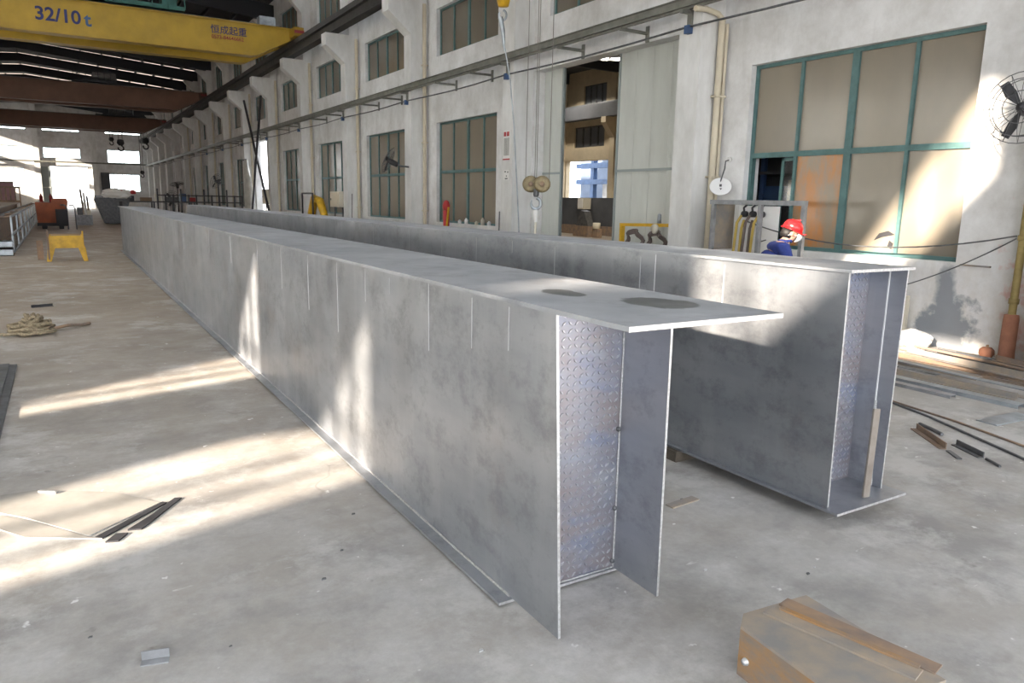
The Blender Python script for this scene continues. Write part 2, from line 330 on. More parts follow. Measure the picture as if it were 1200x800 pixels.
# end wall
eh = [rect(-0.62, 3.02, 0.02, 4.55), rect(-1.15, 2.50, 5.45, 6.62), rect(-1.1, 2.55, 8.35, 9.3),
      rect(5.1, 8.5, 5.15, 6.65), rect(4.75, 8.35, 1.95, 3.95), rect(5.0, 8.7, 8.35, 9.3),
      rect(-6.9, -3.35, 5.45, 6.62), rect(-6.9, -3.0, 2.2, 4.3), rect(-6.9, -2.5, 8.35, 9.3), rect(-12, -8.5, 5.45, 6.62), rect(-12, -8.5, 2.2, 4.3)]
o = holed('wall_end', rect(XL, XR + 0.34, 0, EAVE + 1.2), eh, 'y', YE, YE + 0.3, ['wall_far']); struct(o, 'far gable wall with bright door and windows')
# left wall: frosted glazing, unseen openings shaped to throw the sun patches
def lw(X, poly): return [(y - 0.28 * (X - XL), z + 0.33 * (X - XL)) for y, z in poly]
sun_patch_holes = [lw(1.6, [(7.34, -1.3), (7.62, -1.3), (7.68, -0.75), (8.38, -0.02), (8.42, 0.22), (7.34, 1.24)]),
             lw(1.6, [(4.27, -1.45), (5.3, -1.45), (5.4, -0.7), (5.62, -0.18), (5.1, 0.25), (4.27, 1.06)]),
             lw(3.57, [(3.2, 0.75), (3.5, 0.80), (3.5, 1.52), (2.42, 1.52), (2.69, 1.26)]),
             lw(XR, [(6.3, 0.5), (6.9, 0.5), (6.48, 1.08), (5.02, 3.26), (4.80, 3.26), (4.78, 2.28)]),
             lw(XR, [(4.45, -0.37), (5.9, -0.37), (5.3, 0.3), (4.76, 0.48)])]
lh = list(sun_patch_holes)
lwin = []
for k in range(-3, 15):
    y0, y1 = yc(k) + 0.9, yc(k) + 5.4
    if k < 4: lwin.append((y0, y1, 0.9, 2.9))
    if k in (1, 2): lwin.append((y0, y1, 4.3, 7.0))

lwin = [q for q in lwin if not (q[1] > 92 and q[2] > 3)]
lh += [rect(*q) for q in lwin] + [rect(93.5, 97.8, 4.6, 10.3)]
o = holed('wall_left', rect(YN, YE, 0, EAVE + 0.05), lh, 'x', XL - 0.2, XL, ['wall_far']); struct(o, 'white plastered wall opposite the windows'); o_left = o
o = holed('wall_near', rect(XL, XR + 0.34, 0, EAVE + 1.2), [rect(-12.4, 9.2, 0.02, 6.2)], 'y', YN - 0.3, YN, ['wall_far']); struct(o, 'near gable wall with the wide open gate')
wl = o_left  # unseen bars placed to cast the stripes inside the sun patches
for X, y, za, zb in ((1.6, 7.70, -1.2, 0.95), (1.6, 8.02, -0.3, 0.6), (1.6, 4.62, -1.4, 0.75), (1.6, 4.98, -1.4, 0.5), (3.57, 3.12, 0.8, 1.5), (XR, 5.35, 1.4, 2.8), (XR, 5.8, 1.0, 2.2)):
    t = X - XL; MB().box(XL - 0.08, XL - 0.05, y - 0.28 * t - 0.04, y - 0.28 * t + 0.04, za + 0.33 * t, zb + 0.33 * t).build('glazing_shadow_bar', 'dsteel', wl)
for y0, y1 in ((7.3, 8.45), (4.2, 5.3)):
    t = 14.6; MB().box(XL - 0.08, XL - 0.05, y0 - 0.28 * t, y1 - 0.28 * t, 0.17 + 0.33 * t, 0.27 + 0.33 * t).build('glazing_shadow_bar', 'dsteel', wl)
wn = [0]
def win(): wn[0] += 1; return 'window_%d' % wn[0]
for q in lwin:
    o = MB().box(XL - 0.12, XL - 0.10, q[0], q[1], q[2], q[3]).build(win(), 'frosted'); struct(o, 'frosted glazing in the wall opposite')
# roof: two slopes with translucent strips across every bay
def roof_z(x): return EAVE + (RIDGE - EAVE) * (1 - abs(x - XRG) / (XR - XRG if x > XRG else XRG - XL))
cb = MB(); segs = []; y = YN
for k in range(-3, 16):
    a, b = (yc(k) + 1.35, yc(k) + 2.55) if k > 3 else (yc(k) + 1.3, yc(k) + 2.7)
    if a < YN: continue
    if b > YE: break
    segs.append((y, a)); y = b
segs.append((y, YE + 0.3))
for a, b in segs:
    for xa, xb in ((XL - 0.3, XRG), (XRG, 10.05)):
        za = EAVE if xa < XRG else RIDGE; zb = RIDGE if xa < XRG else EAVE
        cb.prism([(xa, za), (xb, zb), (xb, zb + 0.12), (xa, za + 0.12)], 'y', a, b)
ceil = cb.build('ceiling', 'roof'); struct(ceil, 'dark sheeted roof with translucent strips between purlins')
for (a0, b0), (a1, b1) in zip(segs, segs[1:]):
    sk = MB()
    for xa, xb in ((XL - 0.3, XRG), (XRG, 10.05)):
        za = EAVE if xa < XRG else RIDGE; zb = RIDGE if xa < XRG else EAVE
        sk.prism([(xa, za + 0.05), (xb, zb + 0.05), (xb, zb + 0.07), (xa, za + 0.07)], 'y', b0, a1)
    sk.build('skylight_strip', 'skylight' if b0 > yc(4) else 'skylight_bright', ceil)  # unseen near strips pass extra daylight, added to brighten the near floor
for i in range(17):
    x = -12.2 + i * 1.3; z = roof_z(x)
    MB().box(x - 0.04, x + 0.04, YN, YE, z - 0.2, z - 0.005).build('purlin', 'purlin', ceil)
rp = [(XL, EAVE - 0.95), (XRG, RIDGE - 0.75), (XR, EAVE - 0.95), (XR, EAVE - 0.2), (XRG, RIDGE - 0.2), (XL, EAVE - 0.2)]
rme = MB().prism(rp, 'y', -0.11, 0.11).mesh('rafter', 'purlin')
for k in range(-2, 16): place(rme, 'rafter', (0, yc(k) + 0.25, 0), ceil)
# ------------------------------------------------------------------ windows of the right wall
FX = XR + 0.15
def win_parts(y0, y1, z0, z1, zt, cols, thick):
    wd = y1 - y0; P = {}
    fr = MB(); t = 0.05
    for a in ((y0, y0 + t, z0, z1), (y1 - t, y1, z0, z1), (y0, y1, z0, z0 + t), (y0, y1, z1 - t, z1)): fr.box(FX - 0.04, FX + 0.05, *a)
    return fr
def make_window(k, z0, z1, zt, cols, y0, y1, label, pane='pane', special=None):
    nm = win(); base = (FX, y0, z0)
    fr = MB(); t = 0.055
    for a in ((y0, y0 + t, z0, z1), (y1 - t, y1, z0, z1), (y0 + t, y1 - t, z0, z0 + t), (y0 + t, y1 - t, z1 - t, z1)): fr.box(FX - 0.04, FX + 0.05, *a)
    root = fr.build(nm, 'teal', org=base); struct(root, label)
    cw = (y1 - y0) / cols
    rows = [(z0, zt), (zt, z1)] if zt else [(z0, z1)]
    if zt: MB().box(FX - 0.045, FX + 0.03, y0 + t, y1 - t, zt - 0.04, zt + 0.04).build('transom', 'teal', root)
    for (a, b) in rows:
        for j in range(1, cols):
            h = 0.055 if j == cols // 2 else 0.025
            MB().box(FX - 0.042, FX + 0.02, y0 + cw * j - h, y0 + cw * j + h, a + 0.04, b - 0.04).build('mullion', 'teal', root)
        for j in range(cols):
            if special == 'open' and a == z0 and j == cols - 1: continue
            pm = 'pane_or' if (special == 'open' and a == z0 and j == cols - 2) else pane
            MB().box(FX - 0.006, FX + 0.006, y0 + cw * j + 0.01, y0 + cw * (j + 1) - 0.01, a + 0.02, b - 0.02).build('pane', pm, root)
    return root
for k in range(-1, 15):
    y0, y1 = yc(k) + 1.66, yc(k) + 5.20
    if k in LOW:
        make_window(k, 1.10, 3.95, 2.55, 4, y0, y1, 'tall teal framed window with a transom', 'pane' if k < 4 else 'pane_far', 'open' if k == -1 else None)
    make_window(k, 5.78, 7.07, None, 4 if k < 5 else 2, y0, y1, 'small upper window above the cable rail', 'pane_far')
    make_window(k, 8.55, 10.2, None, 4 if k < 8 else 2, y0 + 0.3, y1 - 0.3, 'clerestory window above the crane runway', 'pane_far')
# the sash that stands open in the nearest window
yo0, yo1 = yc(-1) + 1.66, yc(-1) + 5.20; cw = (yo1 - yo0) / 4
sash = MB()
ya, yb = yo1 - cw - 0.02, yo1 - cw + 0.30
for a in ((ya, ya + 0.05, 1.16, 2.5), (yb - 0.05, yb, 1.16, 2.5), (ya, yb, 1.16, 1.21), (ya, yb, 2.45, 2.5)): sash.box(FX + 0.03, FX + 0.06, *a)
so_ = sash.build('sliding_sash', 'teal', org=(FX + 0.045, ya, 1.16)); tag(so_, 'narrow sliding sash pushed part way open in the big window', 'window sash')
MB().box(FX + 0.04, FX + 0.05, ya + 0.05, yb - 0.05, 1.2, 2.46).build('pane', 'glass', so_)
# end wall glazing bars
for q in eh[1:]:
    u0, u1 = q[0][0], q[1][0]; v0, v1 = q[0][1], q[2][1]
    nm = win(); fr = MB(); base = (u0, YE + 0.15, v0)
    for a in ((u0, u0 + 0.07, v0, v1), (u1 - 0.07, u1, v0, v1), (u0, u1, v0, v0 + 0.07), (u0, u1, v1 - 0.07, v1)): fr.box(a[0], a[1], YE + 0.1, YE + 0.18, a[2], a[3])
    r = fr.build(nm, 'teal', org=base); struct(r, 'overexposed window of the far gable wall')
    for j in (1, 2, 3):
        u = u0 + (u1 - u0) * j / 4; MB().box(u - 0.025, u + 0.025, YE + 0.11, YE + 0.17, v0 + 0.07, v1 - 0.07).build('mullion', 'teal', r)
    MB().box(u0 + 0.07, u1 - 0.07, YE + 0.135, YE + 0.145, v0 + 0.07, v1 - 0.07).build('pane', 'glass', r)
# end wall pilasters, rail and door leaf
for i, x in enumerate((-1.75, 3.78, -7.4)):
    o = MB().box(x - 0.28, x + 0.28, YE - 0.42, YE, 0, EAVE + 0.4).build('trim_%d' % (i + 1), 'column'); struct(o, 'white pilaster on the far gable wall')
o = MB().box(XL, XR, YE - 0.5, YE - 0.38, 4.98, 5.14).build('trim_4', 'tray'); struct(o, 'grey rail running across the far gable wall')
o = MB().box(-1.5, -0.55, YE - 0.22, YE - 0.1, 0.05, 4.5).build('door_1', 'doortrim'); struct(o, 'grey sliding door leaf pushed aside at the far doorway')
MB().box(-1.4, -0.65, YE - 0.26, YE - 0.22, 2.2, 2.3).build('door_rail', 'door', o)
o = MB().box(4.3, 5.2, YE - 0.22, YE - 0.1, 1.9, 4.05).build('door_2', 'annexdark'); struct(o, 'dark shutter beside the low window of the far gable')
# outside: yard wall seen through the far door
# ------------------------------------------------------------------ columns
def col_parts(root, x0):
    y, = (ORG[root.name].y,)
    MB().box(x0, XR + 0.02, y, y + 0.5, 0, 7.42).build('shaft', 'column', root)
    MB().prism([(8.42, 7.42), (8.42, 7.02), (x0, 6.46), (x0, 7.42)], 'y', y + 0.003, y + 0.497).build('corbel', 'column', root)
    MB().box(9.28, XR + 0.02, y + 0.05, y + 0.45, 7.42, 10.1).build('upper_shaft', 'column', root)
    MB().prism([(9.28, 9.3), (9.28, 10.05), (8.6, 10.05)], 'y', y + 0.08, y + 0.42).build('roof_bracket', 'column', root)
side = ['beside the sliding door and the gas rack', 'between the sliding door and the wall notice', 'carrying the wall fan', 'beside the cream switch box']
c0 = thing('concrete_column', (9.1, yc(-1), 0), 'white concrete column beyond the clay pipe, with corbel', 'column', 'columns along the window wall'); col_parts(c0, 9.1)
for k in range(0, 16):
    lab = 'white concrete column %s, with corbel' % side[k] if k < 4 else 'white concrete column with corbel further along the window wall'
    dup(c0, (9.1, yc(k), 0), lab)
# cream downpipes beside the columns
dp = thing('downpipe', (9.5, yc(0) - 0.09, 0), 'cream downpipe with an offset head beside the sliding door column', 'pipe', 'cream downpipes')
MB().tube([(9.46, yc(0) - 0.09, 0), (9.46, yc(0) - 0.09, 4.72)], 0.055, 12).build('pipe', 'cream', dp)
MB().tube([(9.55, yc(0) - 0.12, 0.0), (9.55, yc(0) - 0.12, 4.65)], 0.03, 8).build('thin_pipe', 'cream', dp)
MB().tube([(9.46, yc(0) - 0.09, 4.72), (9.40, yc(0) - 0.05, 4.80), (9.1, yc(0) + 0.0 - 0.09, 4.82), (8.85, yc(0) - 0.09, 4.80)], 0.045, 8).build('bend', 'cream', dp)
for z in (0.9, 2.2, 3.5): MB().box(9.38, 9.59, yc(0) - 0.16, yc(0) - 0.02, z, z + 0.03).build('clip', 'cream', dp)
p0 = None
for k in range(2, 11):
    if p0 is None:
        p0 = thing('downpipe', (9.50, yc(k) - 0.07, 0), 'cream downpipe beside the column carrying the wall fan', 'pipe', 'cream downpipes beside columns')
        MB().tube([(9.50, yc(k) - 0.07, 0), (9.50, yc(k) - 0.07, 7.3)], 0.055, 10).build('pipe', 'cream', p0)
        for z in (1.4, 3.4, 5.6): MB().box(9.42, 9.59, yc(k) - 0.14, yc(k) - 0.01, z, z + 0.03).build('clip', 'cream', p0)
    elif k >= 5: dup(p0, (9.50, yc(k) - 0.07, 0), 'cream downpipe running up beside a far column')
    else: dup(p0, (9.50, yc(k) - 0.07, 0), {3: 'cream downpipe beside the column before the cream switch box', 4: 'cream downpipe beside the column past the yellow machine'}.get(k))
# cable rail on brackets
tr = thing('cable_rail', (9.0, YN, 4.9), 'long grey conductor rail on wall brackets below the upper windows', 'rail')
MB().box(8.93, 9.07, YN + 0.5, YE - 0.6, 4.90, 5.02).box(8.90, 9.10, YN + 0.5, YE - 0.6, 5.02, 5.035).box(8.98, 9.02, YN + 0.5, YE - 0.6, 4.86, 4.90).build('rail', 'tray', tr)
bk = MB().box(8.95, XR, -0.025, 0.025, 4.83, 4.88).box(XR - 0.03, XR, -0.04, 0.04, 4.70, 4.98).mesh('bracket', 'tray')
bk2 = MB().box(8.88, 9.10, -0.03, 0.03, 4.80, 4.86).box(9.06, 9.10, -0.05, 0.05, 4.60, 4.86).mesh('bracket', 'tray')
for k in range(-1, 15):
    for dy in (1.9, 3.9): place(bk, 'bracket', (0, yc(k) + dy, 0), tr)
    place(bk2, 'bracket', (0, yc(k) + 0.25, 0), tr)
cn = thing('wall_conduit', (9.05, 4, 4.6), 'thin dark cable strung from column to column under the conductor rail', 'cable')
pts = []
for k in range(-1, 14): pts += [(9.05, yc(k) + 0.25, 4.61), (9.05, yc(k) + 1.8, 4.575), (9.05, yc(k) + 3.1, 4.565), (9.05, yc(k) + 4.6, 4.58)]
MB().tube(pts, 0.018, 6).build('cable', 'dsteel', cn)
for k in range(0, 9): MB().box(9.0, 9.10, yc(k) + 0.20, yc(k) + 0.30, 4.50, 4.63).build('clip', 'blue', cn)
# crane runway beams
def runway(x0, x1, lab):
    r = thing('runway_beam', ((x0 + x1) / 2, YN, 7.42), lab, 'beam')
    MB().box(x0, x1, YN, YE, 7.68, 7.86).box(x0 + 0.12, x1 - 0.12, YN, YE, 7.42, 7.68).build('girder', 'beam_dark', r)
    xm = (x0 + x1) / 2; MB().box(xm - 0.04, xm + 0.04, YN, YE, 7.86, 7.96).build('rail', 'dsteel', r)
    return r
runway(8.45, 9.0, 'dark crane runway beam resting on the column corbels')
runway(-12.9, -12.35, 'dark crane runway beam along the wall opposite the windows')
# ------------------------------------------------------------------ overhead cranes
def crane(Y, paint, lab, z0=7.10, z1=8.22, x1=8.35, xt=7.0, gap=1.9, trolley=(3.2, 5.6), text=False, tm='green'):
    r = thing('overhead_crane', (0, Y, 7.9), lab, 'crane')
    xl = -12.3
    prof = [(xl, z1), (xl, z1 - 0.45), (xl + 1.3, z0), (xt, z0), (x1, z1 - 0.42), (x1, z1)]
    for yy, nm in ((Y, 'girder'), (Y + gap, 'girder')):
        g = MB().prism(prof, 'y', yy, yy + 0.42).box(xl, x1, yy - 0.05, yy + 0.47, z1, z1 + 0.03).build(nm, paint, r)
        MB().box(xl + 1.4, xt - 0.1, yy - 0.05, yy + 0.47, z0 - 0.03, z0).build('bottom_flange', paint, g)
        MB().box(xl + 0.3, x1 - 0.3, yy + 0.18, yy + 0.25, z1 + 0.03, z1 + 0.10).build('rail', 'dsteel', g)
    for xa, xb in ((x1 - 0.05, x1 + 0.32), (xl - 0.45, xl + 0.05)):
        e = MB().box(xa, xb, Y - 0.7, Y + gap + 1.1, z1 - 0.34, z1 - 0.02).build('end_carriage', paint, r)
        for yy in (Y - 0.55, Y + gap + 0.85): MB().lathe([(0.01, -0.05), (0.16, -0.05), (0.16, 0.05), (0.01, 0.05)], ((xa + xb) / 2, yy + 0.05, z1 - 0.17 + 0.05 - 0.0), (1, 0, 0), 14).build('wheel', 'dsteel', e)
        MB().box(xa, xb, Y - 0.76, Y - 0.7, z1 - 0.24, z1 - 0.14).build('buffer', 'redtxt', e)
    a, b = trolley
    t = MB().box(a, b, Y - 0.1, Y + gap + 0.5, z1 + 0.12, z1 + 0.26).build('trolley', tm, r)
    MB().lathe([(0.01, 0), (0.27, 0), (0.27, 1.3), (0.01, 1.3)], (a + 0.5, Y + 0.5, z1 + 0.5), (1, 0, 0), 16).build('rope_drum', 'dsteel', t)
    MB().box(b - 0.7, b - 0.2, Y + 0.4, Y + 1.2, z1 + 0.26, z1 + 0.75).build('motor_housing', tm, t)
    MB().box(a - 0.55, a, Y - 0.15, Y + gap + 0.5, z1 + 0.12, z1 + 0.17).build('platform', tm, t)
    hr = MB()
    for i in range(8):
        xx = a - 0.5 + i * (b - a + 0.5) / 7; hr.bar((xx, Y - 0.12, z1 + 0.17), (xx, Y - 0.12, z1 + 0.75), 0.035, 0.035)
    hr.bar((a - 0.5, Y - 0.12, z1 + 0.75), (b, Y - 0.12, z1 + 0.75), 0.035, 0.035).build('handrail', tm, t)
    wk = MB().box(xl + 0.5, x1 - 0.6, Y + gap + 0.42, Y + gap + 1.05, z1 - 0.1, z1 - 0.05).build('walkway', 'purlin', r)
    return r
cr = crane(31.0, 'yellow', 'yellow overhead crane girder lettered 32/10t near the roof', trolley=(1.2, 4.5), text=True)
def on_girder(s, size, x, z, name, mt, Y=30.995):
    me = text_mesh(s, size, name, mt, 0.002, 0.022 if size > 0.5 else 0.007); ob = bpy.data.objects.new(name, me); COL.objects.link(ob); ob.parent = cr
    ob.rotation_euler = (math.pi / 2, 0, 0); ob.location = Vector((x, Y - 0.004, z)) - ORG[cr.name]; return ob
on_girder('32/10', 0.60, -0.22, 7.47, 'capacity_lettering', 'navy'); on_girder('t', 0.62, 1.24, 7.44, 'capacity_lettering', 'blue')
on_girder('恒成起重', 0.33, 5.36, 7.76, 'maker_lettering', 'navy'); on_girder('0573-84646662', 0.185, 5.38, 7.55, 'phone_lettering', 'redtxt')
MB().box(7.15, 7.75, 30.9, 31.35, 8.25, 8.56).build('control_box', 'galv', cr)
crane(53.3, 'brown', 'reddish brown overhead crane girder halfway down the hall', trolley=(1.8, 3.6), tm='purlin')
cr3 = crane(74.5, 'brown', 'reddish brown overhead crane girder before the far gable wall', trolley=(3.8, 6.9), tm='purlin')
crane(12.0, 'yellow', 'yellow overhead crane above the hanging hook blocks', trolley=(5.9, 7.8))
# ------------------------------------------------------------------ hook blocks
def hook_curve(c, s, d=(1, 0, 0)):
    d = Vector(d); c = Vector(c); return [c + d * (s * math.sin(a) * 0.55) + Vector((0, 0, -s * 0.55 + s * 0.55 * math.cos(a))) for a in [0.0]] + \
        [c + d * (s * 0.55 * math.sin(a)) + Vector((0, 0, -s * 0.75 + s * 0.55 * math.cos(a))) for a in [0.35 + i * 0.35 for i in range(14)]]
hb = thing('hook_block', (7.12, 11.0, 2.05), 'greasy twin sheave hook block hanging before the sliding door', 'hook')
vd = Vector((0.54, 0.84, 0)).normalized(); sd_ = Vector((0.84, -0.54, 0))
for sx, dz in ((-0.10, 0.0), (0.10, 0.0)):
    c = Vector((7.12, 11.0, 2.05)) + sd_ * sx + vd * (0.1 if sx < 0 else -0.03)
    s1 = MB().lathe([(0.0, -0.05), (0.10, -0.055), (0.14, -0.05), (0.145, 0.0), (0.14, 0.05), (0.10, 0.055), (0.0, 0.05)], c, vd, 24).build('sheave', 'bronze', hb)
    MB().lathe([(0.0, 0.0), (0.045, 0.0), (0.035, 0.03), (0.0, 0.03)], c - vd * 0.05, -vd, 12).build('hub', 'rust', s1)
MB().lathe([(0.0, 0.12), (0.045, 0.10), (0.05, 0.0), (0.03, -0.03), (0.0, -0.03)], (7.12, 11.0, 1.86), (0, 0, 1), 12).build('swivel', 'dsteel', hb)
hc = [(7.12 + 0.86 * 0.085 * math.sin(a), 11.0 - 0.5 * 0.085 * math.sin(a), 1.72 + 0.095 * math.cos(a)) for a in [0.1 + i * 0.4 for i in range(14)]]
MB().tube(hc, [0.03] * 10 + [0.026, 0.02, 0.014, 0.008], 8).build('hook', 'galv', hb)
for dx, dy in ((-0.19, 0.1), (-0.03, 0.1), (0.0, -0.03), (0.22, -0.03)):
    p = Vector((7.12, 11.0, 2.07)) + sd_ * dx + vd * dy; MB().tube([p, (p.x, p.y, 8.33)], 0.007, 5).build('hoist_rope', 'wire', hb)
o = thing('lifting_sling', (7.12, 11.0, 0.0), 'pale webbing sling hanging from the twin sheave hook', 'sling')
MB().tube([(7.10, 11.0, 1.61), (7.11, 11.0, 1.53), (7.13, 11.0, 1.4)], [0.045, 0.05, 0.035], 8).build('wrap', 'paper', o)
MB().tube([(7.13, 11.0, 1.42), (7.10, 11.0, 0.9), (7.06, 10.98, 0.02)], 0.022, 6).build('strap', 'offwhite', o)
hb2 = thing('chain_hook', (7.56, 13.0, 5.45), 'small yellow chain hoist hook above the wall notice', 'hook')
MB().lathe([(0.0, 0.3), (0.11, 0.28), (0.13, 0.1), (0.10, -0.02), (0.0, -0.03)], (7.56, 13.0, 5.42), (0, 0, 1), 16).build('hook_housing', 'yellow_b', hb2)
hc = [(7.55 + 0.86 * 0.07 * math.sin(a), 13.0 - 0.5 * 0.07 * math.sin(a), 5.24 + 0.09 * math.cos(a)) for a in [0.1 + i * 0.4 for i in range(14)]]
MB().tube(hc, 0.022, 8).build('hook', 'galv', hb2)
MB().tube([(7.56, 13, 5.7), (7.56, 13, 8.33)], 0.012, 6).build('hoist_rope', 'wire', hb2)
MB().tube([(7.5, 13, 5.2), (7.56, 13, 4.95), (7.6, 13, 4.6)], [0.05, 0.045, 0.02], 8).build('shackle', 'galv', hb2)
MB().tube([(7.6, 13, 4.7), (7.74, 13, 4.1), (7.85, 13, 3.2), (7.96, 13, 1.9), (8.1, 13, 0.05)], 0.013, 6).build('tail_chain', 'galv', hb2)
def far_hook(x, y, z, s, top, lab):
    h = thing('hook_block', (x, y, z), lab, 'hook')
    MB().lathe([(0.0, s), (s * 0.5, s * 0.9), (s * 0.62, s * 0.3), (s * 0.3, -s * 0.1), (0, -s * 0.1)], (x, y, z), (0, 0, 1), 12).build('block', 'black', h)
    hc = [(x + s * 0.42 * math.sin(a), y, z - s * 0.55 + s * 0.45 * math.cos(a)) for a in [0.1 + i * 0.45 for i in range(12)]]
    MB().tube(hc, s * 0.14, 6).build('hook', 'black', h)
    for dx in (-0.3, 0.3): MB().tube([(x + dx * s, y, z + s * 0.8), (x + dx * s, y, top)], 0.03, 5).build('hoist_rope', 'wire', h)
far_hook(4.35, 75.6, 6.25, 0.34, 8.3, 'small black hook block hanging from the far brown crane')
far_hook(5.05, 75.6, 5.95, 0.5, 8.3, 'long black hook block hanging beside the small far hook')
far_hook(7.05, 75.6, 6.2, 0.5, 8.3, 'black hook block hanging close to the runway beam')
far_hook(6.6, 75.4, 3.5, 0.3, 8.3, 'low black hook hanging before the far gable window')
# ------------------------------------------------------------------ sliding door and the hall beyond it
def door_leaf(nm, y0, y1, lab, edge):
    r = MB().box(9.90, 9.94, y0, y1, 0.03, 4.78).build(nm, 'door', org=(9.9, y0, 0)); struct(r, lab)
    MB().box(9.885, 9.90, y0, y1, 2.38, 2.43).build('middle_rail', 'doortrim', r)
    MB().box(9.885, 9.945, edge - 0.03, edge + 0.03, 0.03, 4.78).build('edge_stile', 'doortrim', r)
    n = max(2, int((y1 - y0) / 0.5))
    for i in range(1, n):
        y = y0 + (y1 - y0) * i / n; MB().box(9.894, 9.90, y - 0.012, y + 0.012, 0.05, 2.37).build('rib', 'door', r); MB().box(9.894, 9.90, y - 0.012, y + 0.012, 2.44, 4.76).build('rib', 'door', r)
    return r
door_leaf('door_3', 14.28, 15.05, 'narrow pale sliding door leaf beside the hanging hook', 14.27)
door_leaf('door_4', 9.78, 12.28, 'wide pale sliding door leaf half closing the doorway', 12.28)
AX0, AX1, AY0, AY1 = 9.97, 26.0, 5.0, 38.4
o = MB().box(10.0, 40, AY0, AY1, -0.25, -0.005).build('floor_annex', 'floor'); o.name = 'floor_beyond'; struct(o, 'floor of the hall beyond the sliding door')
o = holed('wall_beyond', rect(AY0, AY1, 0, 9.05), [rect(32.6, 36.95, 2.0, 4.1), rect(33.4, 36.2, 4.85, 6.0), rect(33.35, 35.4, 6.98, 8.22)], 'x', AX1, AX1 + 0.3, ['annex']); struct(o, 'cream wall of the hall beyond the sliding door')
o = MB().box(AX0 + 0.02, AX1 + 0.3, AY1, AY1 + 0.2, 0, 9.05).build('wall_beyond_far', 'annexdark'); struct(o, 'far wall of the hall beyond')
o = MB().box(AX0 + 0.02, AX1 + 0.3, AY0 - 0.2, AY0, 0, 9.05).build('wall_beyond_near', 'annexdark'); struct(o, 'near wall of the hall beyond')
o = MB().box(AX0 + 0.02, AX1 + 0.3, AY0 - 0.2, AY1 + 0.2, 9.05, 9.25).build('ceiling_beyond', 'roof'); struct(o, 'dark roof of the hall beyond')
for (a, b, c, d) in ((33.4, 36.2, 4.85, 6.0), (33.35, 35.4, 6.98, 8.22)):
    fr = MB()
    for q in ((a, a + 0.08, c, d), (b - 0.08, b, c, d), (a, b, c, c + 0.08), (a, b, d - 0.08, d)): fr.box(AX1 + 0.08, AX1 + 0.18, *q)
    r = fr.build(win(), 'dsteel', org=(AX1, a, c)); struct(r, 'dark framed window in the cream wall beyond the sliding door')
    for j in range(4):
        ya, yb = a + (b - a) * j / 4, a + (b - a) * (j + 1) / 4
        MB().box(AX1 + 0.12, AX1 + 0.14, ya + 0.02, yb - 0.02, c + 0.05, d - 0.05).build('pane', 'annexpane', r)
        if j: MB().box(AX1 + 0.07, AX1 + 0.18, ya - 0.05, ya + 0.05, c, d).build('mullion', 'dsteel', r)
rb = thing('runway_beam', (25.2, AY0, 6.1), 'dark crane runway beam seen through the sliding door', 'beam')
MB().box(25.0, 25.5, AY0, AY1, 6.25, 6.95).build('girder', 'annexdark', rb)
MB().box(25.2, 25.3, AY0, AY1, 6.95, 7.05).build('rail', 'dsteel', rb)
for i, y in enumerate((32.25, 37.25)):
    c = thing('concrete_column', (25.8, y, 0), 'cream column with a corbel seen through the sliding door', 'column', 'columns of the hall beyond')
    MB().box(25.6, 26.0, y - 0.22, y + 0.22, 0, 9.0).build('shaft', 'annex', c)
    MB().prism([(25.0, 6.25), (25.0, 5.95), (25.6, 5.2), (25.6, 6.25)], 'y', y - 0.2, y + 0.2).build('corbel', 'annex', c)
o = MB().box(25.9, 26.0, 31.0, 38.3, 4.12, 4.80).build('trim_5', 'annex'); struct(o, 'cream ledge band in the hall beyond')
o = MB().box(25.2, 25.55, 30.5, 38.0, 0.5, 2.02).build('steel_hoarding', 'annexdark', org=(25.7, 34, 0.0)); tag(o, 'dark grey low hoarding inside the hall beyond', 'barrier')
MB().box(25.1, 25.55, 30.5, 38.0, 0.0, 0.5).build('base_beam', 'rust', o)
o = MB().box(24.6, 25.1, 33.2, 33.75, 1.4, 2.0).build('wall_cabinet', 'offwhite', org=(25, 33.5, 1.4)); tag(o, 'small pale control cabinet on the hoarding beyond the door', 'cabinet')
MB().box(24.57, 24.6, 33.25, 33.7, 1.45, 1.95).build('cabinet_door', 'paper', o); MB().box(25.1, 25.19, 33.4, 33.55, 1.5, 1.9).build('fixing', 'dsteel', o)
mc = thing('bench_machine', (23.6, 31.6, 0), 'dark bench machine standing inside the hall beyond', 'machine')
MB().box(23.3, 23.9, 31.0, 32.3, 0, 0.55).build('base', 'rust', mc); MB().prism([(31.1, 0.55), (32.2, 0.55), (32.0, 1.0), (31.8, 1.35), (31.5, 1.3), (31.3, 0.9)], 'x', 23.4, 23.8).build('body', 'dsteel', mc)
MB().lathe([(0, 0), (0.2, 0), (0.2, 0.3), (0, 0.3)], (23.4, 30.4, 0.45), (0, 0, 1), 14).build('bucket', 'offwhite', mc); MB().box(23.3, 23.6, 30.2, 30.6, 0, 0.45).build('bucket_stand', 'rust', mc)
